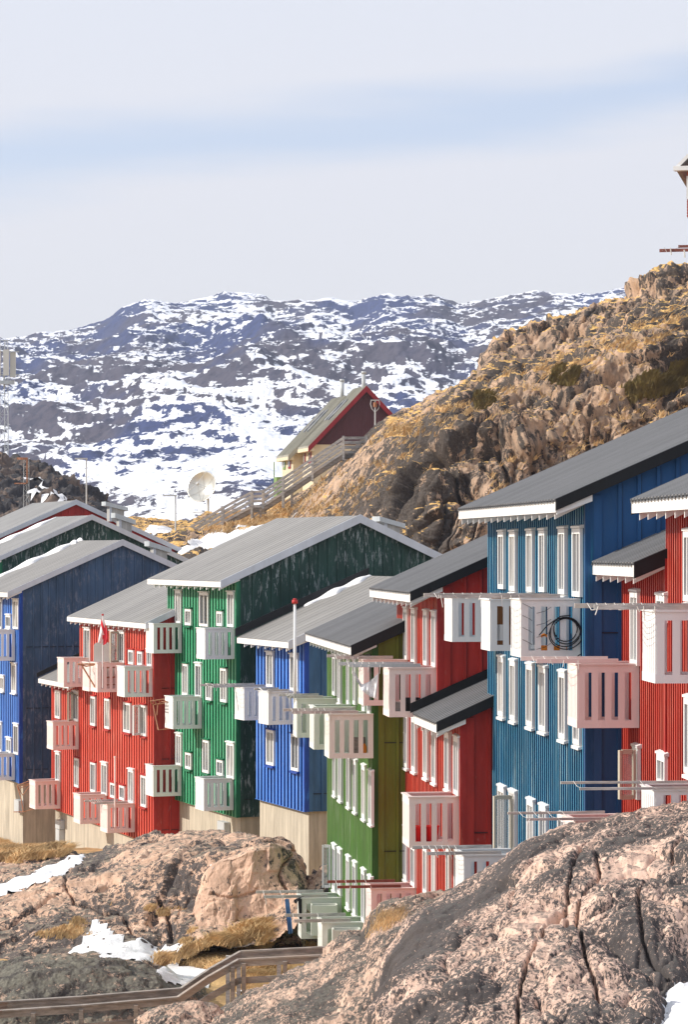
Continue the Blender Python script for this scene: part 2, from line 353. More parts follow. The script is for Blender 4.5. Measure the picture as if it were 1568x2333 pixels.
# ------------------------------------------------------------------ terrain
def gnormals(P):
    du = np.gradient(P, axis=1); dv = np.gradient(P, axis=0); n = np.cross(du, dv); n /= np.linalg.norm(n, axis=2)[..., None] + 1e-9
    return n
def smooth_cols(P, k):
    if k < 1: return P
    ker = np.hanning(2 * k + 3)[1:-1]; ker /= ker.sum(); Q = P.copy()
    for a in range(3):
        for i in range(P.shape[0]):
            Q[i, :, a] = np.convolve(np.pad(P[i, :, a], k, mode='edge'), ker, 'valid')
    return Q
def rock(name, xs, rows, mat, nu=300, nv=200, back=((3, -.2), (8, -2), (12, -6)), big=(.6, .25), med=(.2, 1.0), blocks=(.5, .35), fine=(.05, 4.), sm=4, seed=0, bst=(1, 1, .75), vert=None, rowamp=None, cracks=None, amp=None, front=None, lean=0):
    """rows: from the foot to the crest, each (picture heights per column, true distance per column)"""
    xs = np.array(xs, float); xx = np.linspace(xs[0], xs[-1], nu)
    Rw = []
    for ys, Ys in rows:
        Ys = np.array([Ys] * len(xs) if np.isscalar(Ys) else Ys, float)
        y = np.interp(xx, xs, np.array(ys, float)); Y = np.interp(xx, xs, Ys)
        Rw.append(np.stack([(xx - 784) / F * Y, Y, (HZ - y) / F * Y], 1))
    seg = [np.mean(np.linalg.norm(Rw[i + 1] - Rw[i], axis=1)) for i in range(len(Rw) - 1)]
    bk = []
    for dy, dz in back:
        q = Rw[-1].copy(); q[:, 0] *= (q[:, 1] + dy) / q[:, 1]; q[:, 1] += dy; q[:, 2] += dz; bk.append(q)
    if front:
        q = Rw[0].copy(); q[:, 1] += front[0]; q[:, 2] += front[1]; Rw = [q] + Rw; seg = [abs(front[1])] + seg
    tot = sum(seg); out = []
    for i in range(len(Rw) - 1):
        n = max(3, int(nv * seg[i] / tot))
        for k in range(n): out.append(Rw[i] + (Rw[i + 1] - Rw[i]) * (k / n))
    out.append(Rw[-1]); prev = Rw[-1]
    for q in bk:
        for k in range(1, 9): out.append(prev + (q - prev) * k / 8)
        prev = q
    P = smooth_cols(np.array(out), sm)
    # soften the creases along the columns too
    for _ in range(4):
        P[1:-1] = P[1:-1] * .5 + (P[:-2] + P[2:]) * .25
    nrm = gnormals(P); nrm *= np.sign(np.sum(nrm * -P, axis=2).mean()); fl = P.reshape(-1, 3); s = seed * 13.7
    d = np.zeros(len(fl))
    if big: d += big[0] * fbm(fl * big[1] + s, 4)
    if med: d += med[0] * fbm(fl * med[1] + s + 5, 5, .55, True)
    if blocks:
        wp = fl * np.array(bst) * blocks[1] + s + .25 * np.stack([fbm(fl * blocks[1] * 1.5 + k * 9, 2) for k in range(3)], 1)
        for k_, (sc_, wt_) in enumerate(((1, 1), (2.6, .42), (6.1, .16))):
            f1, f2, idv, off = worley(wp * sc_ + 3 * k_); gi = _gr[(idv * 255.99).astype(int)]; tl = np.einsum('ij,ij->i', off, gi)
            e_ = np.clip((f2 - f1) * 9, 0, 1); d += blocks[0] * wt_ * (((idv - .5) * .8 + 1.3 * tl) * (.35 + .65 * e_) - .16 * np.clip(1 - (f2 - f1) * 14, 0, 1))
    ra = np.ones(P.shape[0])
    if rowamp:
        cum = np.concatenate([[0], np.cumsum([max(3, int(nv * g_ / tot)) for g_ in seg])]); ra = np.interp(np.arange(P.shape[0]), cum[-len(rowamp):], rowamp)
    if vert:
        q_ = fl * np.array((vert[1], vert[1], vert[1] * vert[2])) + s + 31; q_[:, 0] += .5 * fbm(fl * .35 + 8, 3); rg_ = 1 - np.abs(perlin(q_)) * 2
        d -= vert[0] * np.clip(rg_, 0, 1) ** 6; rg_ = 1 - np.abs(perlin(q_ * 2.3 + 7)) * 2; d -= vert[0] * .5 * np.clip(rg_, 0, 1) ** 6
    d *= np.repeat(ra, P.shape[1])
    if amp is not None: d *= np.tile(np.interp(xx, amp[0], amp[1]), P.shape[0])
    if cracks:
        ix = fl[:, 0] / fl[:, 1] * F + 784; iy = HZ - fl[:, 2] / fl[:, 1] * F
        jx = ix + 9 * fbm(fl * 2.2, 4, .7); jy = iy + 9 * fbm(fl * 2.2 + 50, 4, .7)
        for wd_, dp_, pl in cracks:
            dd_ = np.full(len(fl), 1e9)
            for (xa, ya), (xb, yb) in zip(pl[:-1], pl[1:]):
                ab = np.array((xb - xa, yb - ya), float); t_ = np.clip(((jx - xa) * ab[0] + (jy - ya) * ab[1]) / (ab @ ab), 0, 1)
                dd_ = np.minimum(dd_, np.hypot(jx - xa - t_ * ab[0], jy - ya - t_ * ab[1]))
            d -= dp_ * np.exp(-(dd_ / wd_) ** 2)
    if fine: d += fine[0] * fbm(fl * fine[1] + s, 4, .6, True)
    P = (fl + nrm.reshape(-1, 3) * d[:, None]).reshape(P.shape)
    return gridmesh(name, P, mat)

# distant snowy mountain
MX = [-900, -300, 0, 60, 120, 190, 235, 280, 330, 360, 410, 470, 520, 560, 600, 625, 680, 740, 770, 800, 830, 880, 940, 1000, 1045, 1090, 1140, 1200, 1260, 1340, 1420, 1568, 2000, 2600]
MY = [760, 800, 787, 789, 781, 775, 765, 738, 716, 721, 722, 716, 706, 700, 700, 712, 705, 703, 708, 720, 710, 697, 699, 697, 712, 700, 690, 682, 677, 685, 676, 665, 640, 690]
def mountain_mat():
    m, t, b = newmat('snow_streaked_mountain_rock'); co = obc(t); g = geo(t)
    s = N(t, 'ShaderNodeSeparateXYZ'); L(t, g.outputs['Normal'], s.inputs[0])
    a = noise(t, co, .030, 9, .72, (1, .5, 2.6), .9, (R(0), R(12), R(25))); a2 = noise(t, co, .12, 7, .75, (1, .4, 2.5), .8, (0, 0, R(-25))); big = noise(t, co, .006, 3, .5)
    v = M(t, 'ADD', M(t, 'MULTIPLY', a, .62), M(t, 'MULTIPLY', a2, .55)); v = M(t, 'ADD', v, M(t, 'MULTIPLY', big, .28))
    v = M(t, 'ADD', v, M(t, 'MULTIPLY', s.outputs[2], .9))
    mk = ramp(t, v, 1.548, 1.572)
    rc = mix(t, ramp(t, noise(t, co, .01, 3), .42, .58), (.046, .062, .150), (.085, .078, .10))
    rc = mix(t, ramp(t, noise(t, co, .2, 4, .7), .45, .65, 0, .6), rc, (.03, .035, .06))
    col = mix(t, mk, rc, (.80, .82, .88))
    L(t, col, b.inputs['Base Color']); b.inputs['Roughness'].default_value = .8; b.inputs['Specular IOR Level'].default_value = .1
    bump(t, b, a2, .5, 3.0); return m
def build_mountain():
    nu, nv = 760, 460
    x = np.concatenate([np.linspace(-900, -60, 60), np.linspace(-50, 1620, nu - 120), np.linspace(1640, 2600, 60)])
    # smooth crest line for the land, roughness comes from the noise
    yc = np.interp(x, MX, MY); ker = np.hanning(9); ker /= ker.sum(); yc = np.convolve(np.pad(yc, 4, mode='edge'), ker, 'valid')
    q = np.linspace(0, 1, nv) ** 0.9; Y0, Y1 = 620., 1900.
    rows = []
    for k in q:
        Y = Y0 + (Y1 - Y0) * k; top = (HZ - yc) / F * Y1
        z = 2 + (top - 2) * (k ** 1.12); rows.append(np.stack([(x - 784) / F * Y, np.full_like(x, Y), z], 1))
    P = np.array(rows); fl = P.reshape(-1, 3)
    qq = np.repeat(q, len(x)); am = np.sin(np.clip(qq, 0, 1) * math.pi * .93) ** .6 * .95 + .10 * (1 - (1 - qq) ** 4)
    fr = fl.copy(); fr[:, 0] = fl[:, 0] + .45 * fl[:, 1]; fr[:, 1] = fl[:, 1] - .3 * fl[:, 0]
    n = 26 * fbm(fr * (1 / 230., 1 / 460., 0) + 3, 4) + 17 * fbm(fr * (1 / 95., 1 / 230., 0) + 9, 5, .5, True) + 4.0 * fbm(fl * (1 / 26., 1 / 40., 0) + 1, 4, .6, True)
    fl[:, 2] += n * np.clip(am, 0, 1) + (fbm(fl * (1 / 9., 1 / 14., 0), 3, .6)) * 1.0
    P = fl.reshape(P.shape)
    foot = P[:1].copy(); foot[..., 1] -= 160; foot[..., 2] = -24
    bk = []
    for dy, dz in ((80, -12), (200, -70), (300, -180)):
        r = P[-1:].copy(); r[..., 1] += dy; r[..., 2] += dz; bk.append(r)
    P = np.concatenate([foot, P] + bk)
    o = gridmesh('mountain', P, mountain_mat()); tag(o, kind='structure')
    return o
build_mountain()

# ground sheet
def zg(X, Y):
    z = np.interp(Y, [0, 55, 62, 95, 105, 118, 150, 260, 460, 1000, 9000], [-12.2, -12.0, -11.55, -11.3, -12.0, -13.3, -15, -22, -26, -26, -26])
    t = X / np.maximum(Y, 1)
    z = z + np.clip((t - .03) / .08, 0, 1) * np.interp(Y, [0, 30, 45, 100, 150, 300], [0, 1, 6, 6, 10, 4])
    return z
def build_ground():
    t = np.concatenate([np.linspace(-2.5, -.2, 40), np.linspace(-.18, .18, 420), np.linspace(.2, 2.5, 40)])
    Y = np.concatenate([np.linspace(4, 50, 30), np.linspace(52, 130, 260), np.geomspace(134, 3000, 60)])
    TT, YY = np.meshgrid(t, Y); X = TT * YY; Z = zg(X, YY)
    fl = np.stack([X, YY, np.zeros_like(X)], -1).reshape(-1, 3)
    Z = Z + (.35 * fbm(fl * .12, 3) + .12 * fbm(fl * .7 + 3, 4)).reshape(Z.shape) * np.clip((300 - YY) / 100, 0, 1)
    P = np.stack([X, YY, Z], -1)
    o = gridmesh('ground', P, MT['soil']); tag(o, kind='structure'); return o
ground = build_ground()

# hillside on the right: snow slope, cliff faces, grassy bench, upper bluff
hx = [120, 200, 300, 395, 430, 470, 513, 560, 600, 660, 700, 740, 783, 844, 884, 945, 1000, 1060, 1100, 1107, 1118, 1150, 1200, 1290, 1360, 1430, 1470, 1520, 1568, 1750, 2100]
ht = [1230, 1215, 1180, 1192, 1192, 1170, 1176, 1176, 1164, 1144, 1120, 1094, 1052, 988, 957, 938, 897, 869, 852, 800, 768, 745, 731, 715, 702, 685, 652, 630, 617, 560, 480]
hb = [1233, 1218, 1183, 1195, 1195, 1174, 1180, 1180, 1168, 1148, 1124, 1098, 1058, 995, 966, 946, 905, 877, 860, 855, 850, 840, 826, 797, 765, 735, 715, 700, 690, 640, 560]
hg = [1250, 1235, 1215, 1212, 1212, 1200, 1196, 1194, 1184, 1166, 1146, 1122, 1085, 1028, 1002, 990, 955, 925, 908, 905, 902, 894, 884, 862, 835, 805, 790, 772, 760, 700, 620]
hm = [1280, 1270, 1255, 1240, 1235, 1222, 1212, 1205, 1195, 1190, 1178, 1165, 1150, 1125, 1115, 1105, 1090, 1070, 1060, 1058, 1055, 1045, 1030, 1000, 980, 955, 945, 930, 920, 860, 800]
h0 = [1330, 1330, 1325, 1320, 1315, 1310, 1305, 1300, 1300, 1305, 1310, 1315, 1320, 1320, 1325, 1325, 1325, 1325, 1325, 1325, 1325, 1325, 1325, 1325, 1325, 1325, 1325, 1325, 1325, 1325, 1325]
def dep(l, r): return list(np.interp(hx, [120, 640, 720, 1000, 2100], [l, l, (l + r) / 2, r, r]))
MT['cliff'] = granite('cliff_rock', (.54, .37, .26), (.050, .043, .039), (.13, .115, .10), .93, 1.8, (1, 1, .5), (0, 0, 0), .35, .10, streaks=.6, grass=.845, grasscol=(.80, .47, .17), bs=.8)
hill = rock('hillside', hx, [(h0, dep(125, 125)), (hm, dep(150, 127.5)), (hg, dep(158, 132)), (hb, dep(165, 153)), (ht, dep(167, 156))], MT['cliff'], 760, 560,
            back=((4, .1), (12, -1.0), (40, -6), (90, -25)), big=(1.5, .11), med=(.55, .30), blocks=(1.3, .19), fine=(.18, 1.2), sm=2, seed=2, bst=(1, 1, .6), vert=(.75, .40, .25), rowamp=[1.2, 1.2, .4, .5, .5], amp=([450, 560, 640, 800, 900, 980, 1100], [.25, .12, .12, .14, .25, .7, 1]))
tag(hill, kind='structure')
MT['darkrock'] = granite('dark_snow_dusted_rock', (.16, .12, .10), (.028, .028, .032), (.10, .09, .08), .75, .5, (1, 1, .5), (0, 0, 0), .4, .1, streaks=.3)
dk = rock('dark_hill', [-260, -100, 0, 30, 60, 90, 130, 160, 200, 260], [([1300] * 10, 196), ([1180, 1150, 1150, 1145, 1145, 1150, 1160, 1165, 1180, 1220], 205), ([1000, 1035, 1063, 1066, 1076, 1092, 1118, 1136, 1158, 1200], 228)],
          MT['darkrock'], 220, 160, back=((10, -.3), (40, -8), (60, -20)), big=(1.5, .12), med=(1.2, .35), blocks=(.6, .25), fine=(.2, 1.5), seed=5)
tag(dk, kind='structure')

# rock outcrops in the valley floor and close to the camera
MT['pinkrock'] = granite('pink_granite', (.60, .40, .29), (.05, .045, .045), (.25, .215, .165), .62, 5.0, (1, 1, 1), (0, 0, 0), .7, .30, bs=.5, toplo=.86, tophi=.97)
MT['greyrock'] = granite('grey_lichen_granite', (.50, .36, .27), (.042, .040, .038), (.165, .155, .125), .95, 5.0, (1, 1, 1), (0, 0, 0), .85, .35, toplo=.25, tophi=.6)
MT['nearrock'] = granite('speckled_pink_granite', (.70, .49, .39), (.038, .037, .039), (.105, .10, .092), .98, 17, (1.3, 1.2, .6), (R(8), R(24), R(10)), .75, .42, bs=.8, toplo=.80, tophi=.96)
MT['slabrock'] = granite('grey_speckled_granite', (.62, .43, .33), (.042, .040, .039), (.145, .135, .115), .84, 11, (1.7, 1.2, .6), (R(5), R(20), R(8)), .8, .5, bs=.8, toplo=.72, tophi=.93)
px = [-90, 0, 60, 140, 215, 290, 350, 410, 480, 540, 600, 640, 670, 692, 712]
o = rock('rock_outcrop', px, [
    ([2250, 2250, 2240, 2225, 2215, 2205, 2205, 2190, 2165, 2160, 2150, 2130, 2100, 2075, 2085], 72.5),
    ([2200, 2195, 2180, 2168, 2160, 2150, 2155, 2140, 2118, 2112, 2098, 2078, 2052, 2036, 2068], 74),
    ([2120, 2110, 2100, 2085, 2080, 2075, 2072, 2080, 2085, 2100, 2085, 2060, 2035, 2020, 2058], [76, 76, 76, 76, 76, 76, 76, 76, 75.5, 75, 75, 75.4, 76, 76, 76]),
    ([2070, 2060, 2050, 2030, 2010, 2000, 1990, 1972, 1952, 1942, 1930, 1932, 1952, 1985, 2050], [77.5, 77.5, 77.5, 77.5, 77.5, 77.5, 77.2, 77, 76.4, 76, 75.8, 76, 76.4, 76.5, 77]),
    ([1980, 1970, 1953, 1941, 1941, 1916, 1898, 1909, 1914, 1905, 1908, 1921, 1937, 1976, 2042], [86, 86, 86, 86, 86, 86, 86, 85, 83, 80, 78, 78, 77.5, 77.5, 78])],
    MT['pinkrock'], 560, 420, back=((1.5, -.2), (3, -1.5), (4, -4)), big=(.30, .3), med=(.10, .7), blocks=(.24, .30), fine=(.04, 3.5), sm=5, seed=1, cracks=[
    (3.5, .35, [(cx('J', x), cy('J', y)) for x, y in ((640, 400), (580, 430), (540, 480), (510, 530), (545, 590), (560, 640))]),
    (3.5, .3, [(cx('J', x), cy('J', y)) for x, y in ((0, 650), (100, 680), (240, 680), (330, 640))]),
    (4, .35, [(cx('I', x), cy('I', y)) for x, y in ((1110, 740), (1180, 860), (1200, 1010))]),
    (3, .3, [(cx('I', x), cy('I', y)) for x, y in ((455, 520), (460, 600), (505, 690), (640, 710), (700, 760), (830, 770), (900, 860), (920, 960))]),
    (3, .2, [(cx('I', x), cy('I', y)) for x, y in ((0, 920), (150, 830), (320, 700), (460, 600))])])
tag(o, 'large pink granite outcrop with a steep speckled face below the concrete foundations', 'rock'); outcrop = o
MT['blockrock'] = granite('bare_pink_granite', (.68, .45, .33), (.06, .052, .05), (.30, .24, .18), .12, 5.0, (1, 1, .8), (0, 0, 0), .5, .32, bs=.5, toplo=.80, tophi=.95, streaks=.12)
o = rock('boulder', [440, 462, 480, 510, 545, 580, 610, 640, 662, 680, 698], [
    ([2150, 2140, 2130, 2128, 2124, 2118, 2105, 2095, 2075, 2060, 2070], 73.9), ([2120, 2092, 2086, 2094, 2104, 2092, 2080, 2064, 2046, 2030, 2060], 74.3),
    ([2100, 2000, 1968, 1956, 1946, 1936, 1930, 1930, 1940, 1975, 2050], [75.2, 75, 75, 74.8, 74.7, 74.6, 74.7, 74.9, 75.2, 75.5, 75.5]),
    ([2090, 1985, 1945, 1928, 1918, 1910, 1908, 1914, 1928, 1962, 2045], [77, 79, 80, 80, 79.5, 79, 78.6, 78.2, 77.6, 77, 76.5])],
    MT['blockrock'], 300, 260, back=((.8, -.2), (2, -1.5), (3, -3)), big=(.12, .4), med=(.05, 1.2), blocks=(.14, .55), fine=(.025, 4), sm=3, seed=14, cracks=[
    (3, .28, [(cx('J', x), cy('J', y)) for x, y in ((600, 350), (590, 410), (540, 450), (505, 515), (530, 580), (555, 640))]), (3, .14, [(cx('J', x), cy('J', y)) for x, y in ((30, 650), (120, 685), (240, 680), (330, 640))])])
tag(o, 'blocky bare pink boulder with a steep sunlit face, right end of the outcrop', 'rock'); block = o
o = rock('boulder', [-90, 0, 50, 144, 229, 327, 365, 400, 440, 470], [
    ([2480] * 10, 60.5), ([2330, 2330, 2335, 2340, 2345, 2345, 2340, 2335, 2330, 2330], 62.5), ([2240, 2235, 2222, 2216, 2220, 2228, 2242, 2262, 2275, 2300], 64), ([2218, 2203, 2185, 2173, 2177, 2183, 2202, 2234, 2250, 2290], 67.5)],
    MT['greyrock'], 320, 220, back=((1.5, -.25), (3, -1.5), (4, -3)), big=(.25, .3), med=(.12, 1.0), blocks=(.10, .40), fine=(.04, 4), sm=5, seed=3)
tag(o, 'wide rounded dark grey boulder behind the lower wooden fence', 'rock'); lowb = o
o = rock('rock_outcrop', [535, 560, 600, 640, 680, 700, 718, 735, 752, 775, 800], [
    ([2175, 2172, 2170, 2165, 2160, 2160, 2160, 2160, 2160, 2160, 2160], 73.2), ([2170, 2158, 2150, 2148, 2146, 2144, 2140, 2138, 2136, 2136, 2150], 74),
    ([2168, 2130, 2105, 2090, 2070, 2060, 2045, 2035, 2030, 2040, 2100], 75.2), ([2165, 2118, 2088, 2066, 2036, 2026, 2012, 1998, 1985, 2000, 2080], 77)],
    MT['pinkrock'], 220, 200, back=((1, -.3), (2, -1.5), (3, -3)), big=(.2, .5), med=(.2, 1.2), blocks=(.3, .6), fine=(.06, 4), sm=3, seed=8)
tag(o, 'dark speckled rock pile behind the hanging jeans and pale lower balconies', 'rock'); pile = o
o = rock('rock_slab', [395, 440, 472, 515, 587, 668, 731, 763, 796, 832, 842, 850, 875, 897, 940, 985, 1040, 1120, 1200], [
    ([2560] * 19, 34), ([2480] * 19, 37.5),
    ([2470, 2440, 2400, 2370, 2330, 2290, 2262, 2235, 2210, 2195, 2185, 2170, 2150, 2140, 2130, 2120, 2100, 2070, 2060], 42),
    ([2440, 2375, 2333, 2302, 2260, 2214, 2188, 2160, 2136, 2129, 2108, 2086, 2062, 2056, 2050, 2045, 2038, 2005, 1995], 47)],
    MT['slabrock'], 420, 330, back=((1.5, -.2), (3, -1.2), (4, -5)), big=(.22, .45), med=(.10, 1.6), blocks=(.08, .6), fine=(.025, 6), sm=4, seed=4)
tag(o, 'long grey granite slab rising right in front of the boardwalk, left of the near rock dome', 'rock'); slab = o
o = rock('rock_dome', [835, 850, 862, 882, 940, 985, 1028, 1060, 1103, 1143, 1167, 1203, 1250, 1302, 1342, 1382, 1461, 1568, 1700, 1900, 2100], [
    ([2700] * 21, 26), ([2520, 2505, 2490, 2470] + [2460] * 17, 28.5),
    ([2440, 2400, 2380, 2350, 2310, 2290, 2270, 2260, 2250, 2240, 2235, 2230, 2225, 2220, 2215, 2210, 2200, 2180, 2160, 2150, 2150], 31.5),
    ([2400, 2350, 2300, 2235, 2170, 2140, 2115, 2095, 2070, 2048, 2035, 2015, 1990, 1975, 1965, 1950, 1930, 1905, 1890, 1880, 1880], 34.5),
    ([2380, 2325, 2262, 2175, 2104, 2072, 2045, 2024, 1995, 1963, 1941, 1916, 1900, 1885, 1870, 1850, 1836, 1817, 1800, 1800, 1810], 38.5)],
    MT['nearrock'], 560, 520, back=((1.2, -.15), (2.5, -1.0), (4, -4), (5, -7)), big=(.34, .30), med=(.05, .8), blocks=(.17, .42), fine=(.03, 5), rowamp=[1, 1, 1, .8, .45], sm=4, seed=6, bst=(1.3, 1, .5), vert=(.13, 1.0, .35), cracks=[
    (3, .30, [(cx('K', x), cy('K', y)) for x, y in ((1080, 380), (960, 455), (895, 560), (880, 690), (860, 800), (785, 850), (740, 960), (690, 1060), (640, 1170), (600, 1300), (590, 1456))]),
    (3, .28, [(cx('K', x), cy('K', y)) for x, y in ((1045, 480), (1050, 600), (985, 690), (945, 760), (920, 890), (965, 1000), (990, 1150), (1040, 1260), (1065, 1400))]),
    (3, .2, [(cx('K', x), cy('K', y)) for x, y in ((545, 610), (530, 700), (515, 790))]),
    (6, .3, [(cx('K', x), cy('K', y)) for x, y in ((860, 800), (790, 860))]),
    (3, .15, [(cx('K', x), cy('K', y)) for x, y in ((1568, 370), (1480, 450), (1470, 520))]),
    (4, .15, [(cx('K', x), cy('K', y)) for x, y in ((1330, 620), (1290, 760), (1300, 900), (1340, 1080), (1450, 1180))]),
    (4, .20, [(cx('K', x), cy('K', y)) for x, y in ((870, 840), (880, 960))])])
tag(o, 'huge rounded pink and black speckled granite dome filling the lower right foreground', 'rock'); dome = o
o = rock('boulder', [295, 315, 345, 372, 400, 430, 460, 485, 505, 530], [
    ([2480] * 10, 43.5), ([2430, 2400, 2385, 2378, 2372, 2370, 2372, 2380, 2392, 2430], 44.2), ([2400, 2340, 2306, 2291, 2283, 2281, 2285, 2296, 2312, 2400], 45.2)],
    MT['slabrock'], 150, 110, back=((.6, -.12), (1.2, -.8), (1.6, -2.5)), big=(.12, 1.0), med=(.06, 2.5), blocks=(.06, 1.2), fine=(.02, 9), sm=6, seed=9)
tag(o, 'small rounded speckled boulder at the bottom edge in front of the fence', 'rock'); smallb = o

# ---- draping helpers: pieces laid on the land at their own world position
dg = None
def bvh(objs):
    V = []; T = []
    for o in objs:
        me = o.data; n = len(me.vertices); co = np.empty(n * 3, np.float32); me.vertices.foreach_get('co', co)
        b = len(V); V += [Vector(c) for c in co.reshape(-1, 3).tolist()]
        T += [tuple(b + i for i in p.vertices) for p in me.polygons]
    return BVHTree.FromPolygons(V, T)
BV_h = bvh([hill]); BV_g = bvh([ground, outcrop, lowb, pile, block]); BV_n = bvh([slab, dome]); BV_d = bvh([dk])
def hit(bv, x, y):
    d = Vector(((x - 784) / F, 1, (HZ - y) / F)).normalized(); r = bv.ray_cast(Vector((0, 0, 0)), d); return r[0]
def inpoly(px_, py_, poly):
    c = np.zeros(len(px_), bool); n = len(poly)
    for i in range(n):
        x1, y1 = poly[i]; x2, y2 = poly[(i + 1) % n]
        c ^= ((y1 > py_) != (y2 > py_)) & (px_ < (x2 - x1) * (py_ - y1) / (y2 - y1 + 1e-12) + x1)
    return c
def edgedist(X, Y, poly):
    d = np.full(len(X), 1e9)
    for i in range(len(poly)):
        a = np.array(poly[i]); b = np.array(poly[(i + 1) % len(poly)]); ab = b - a; l = ab @ ab + 1e-12
        t = np.clip(((X - a[0]) * ab[0] + (Y - a[1]) * ab[1]) / l, 0, 1)
        d = np.minimum(d, np.hypot(X - a[0] - t * ab[0], Y - a[1] - t * ab[1]))
    return d
def snow_patch(bv, polyimg, step, thick, label, ragged=.5, name='snow_patch', edge=None):
    pts = [hit(bv, x, y) for x, y in polyimg]; pts = [(p.x, p.y) for p in pts if p]
    if len(pts) < 3: print('snow miss', label); return
    pa = np.array(pts); x0, y0 = pa.min(0) - 1; x1, y1 = pa.max(0) + 1
    nx = int((x1 - x0) / step) + 2; ny = int((y1 - y0) / (step * 2)) + 2
    gx, gy = np.meshgrid(np.linspace(x0, x1, nx), np.linspace(y0, y1, ny)); fx = gx.ravel(); fy = gy.ravel()
    sd = edgedist(fx, fy, pts) * np.where(inpoly(fx, fy, pts), 1, -1)
    nn = fbm(np.stack([fx * 1.2, fy * .6, fx * 0], 1), 5, .6)
    sd = sd + nn * ragged; ed = edge or thick * 2.5
    h = np.clip(sd / ed, -.6, 1); h = np.where(h > 0, np.sqrt(np.maximum(h, 0)), h) * thick
    keep = sd > -ed * .5
    zz = np.full(len(fx), np.nan); zmx = max(p.z for p in (hit(bv, x, y) for x, y in polyimg) if p) + .35
    for i in np.where(keep)[0]:
        r = bv.ray_cast(Vector((fx[i], fy[i], 60)), Vector((0, 0, -1)))
        if r[0] and r[0].z < zmx: zz[i] = r[0].z + h[i] + .03 * nn[i]
    ok = ~np.isnan(zz); idx = -np.ones(len(fx), int); idx[ok] = np.arange(ok.sum())
    V = np.stack([fx, fy, zz], 1)[ok]; I = idx.reshape(ny, nx)
    a, b, c, d = I[:-1, :-1].ravel(), I[:-1, 1:].ravel(), I[1:, 1:].ravel(), I[1:, :-1].ravel(); g = (a >= 0) & (b >= 0) & (c >= 0) & (d >= 0)
    T = np.concatenate([np.stack([a, b, c], 1)[g], np.stack([a, c, d], 1)[g]])
    zr_ = V[T][:, :, 2]; T = T[(zr_.max(1) - zr_.min(1)) < max(.25, step * 2.2)]
    o = trimesh(name, V, T, MT['snow'], True); tag(o, label, 'snow', kind='stuff'); return o
snow_patch(BV_g, [(-20, 2045), (-20, 2020), (60, 1995), (130, 1970), (198, 1945), (190, 1962), (150, 1990), (110, 2010), (50, 2025)], .12, .07, 'long strip of old snow lying across the left granite outcrop', .25)
snow_patch(BV_g, [(395, 2000), (420, 1992), (500, 1975), (515, 1980), (480, 1990), (420, 2002)], .1, .06, 'thin snow streak on the ledge of the pink outcrop', .1)
snow_patch(BV_g, [(150, 2166), (190, 2140), (205, 2100), (220, 2088), (240, 2110), (290, 2140), (360, 2155), (420, 2150), (455, 2154), (440, 2168), (380, 2172), (350, 2185), (300, 2178), (230, 2172)], .12, .03, 'branching snow patch between the pink outcrop and the dark boulder', .45)
snow_patch(BV_g, [(222, 2176), (290, 2172), (360, 2180), (430, 2198), (492, 2212), (480, 2236), (430, 2246), (362, 2228), (352, 2215), (375, 2200), (320, 2188)], .1, .045, 'smooth snow drift running down beside the boulder to the boardwalk', .2)
snow_patch(BV_g, [(600, 2182), (612, 2160), (660, 2148), (735, 2132), (735, 2150), (680, 2160), (650, 2170), (620, 2185)], .1, .10, 'snow strip on the grass below the pale balconies', .25)
snow_patch(BV_g, [(545, 2262), (560, 2240), (620, 2228), (700, 2222), (700, 2245), (640, 2270)], .1, .1, 'snow patch under the boardwalk railing', .2)
snow_patch(BV_g, [(-20, 1905), (0, 1896), (40, 1894), (64, 1901), (30, 1910), (-20, 1918)], .1, .05, 'small snow scrap in the grass at the left edge', .2)
snow_patch(BV_h, [(405, 1262), (420, 1240), (455, 1226), (500, 1216), (560, 1208), (600, 1200), (650, 1186), (672, 1170), (664, 1192), (600, 1215), (580, 1240), (520, 1268)], .2, .2, 'snow bank on the slope under the wooden stairs', .7)
snow_patch(BV_h, [(525, 1203), (560, 1197), (582, 1190), (575, 1196), (540, 1206)], .15, .1, 'thin snow streak on the slope between two stair posts', .3)
snow_patch(BV_h, [(330, 1206), (345, 1196), (390, 1200), (392, 1215), (340, 1216)], .2, .15, 'snow lying in the hollow behind the left roofs', .4)
snow_patch(BV_h, [(1548, 830), (1556, 800), (1600, 790), (1600, 845), (1560, 850)], .2, .25, 'snow remnant high on the cliff at the right edge', .4)
snow_patch(BV_d, [(60, 1140), (65, 1118), (100, 1120), (140, 1130), (160, 1142), (150, 1150)], .4, .4, 'snow drift at the foot of the dark rocky hill', .6)
snow_patch(BV_d, [(40, 1078), (60, 1082), (110, 1108), (135, 1122), (110, 1120), (70, 1102)], .4, .3, 'snow in the gullies of the dark rocky hill', 1.6)
snow_patch(BV_n, [(1492, 2345), (1512, 2305), (1530, 2280), (1568, 2246), (1640, 2200), (1640, 2400), (1492, 2400)], .06, .10, 'coarse snow lump at the bottom right corner of the rock dome', .2)

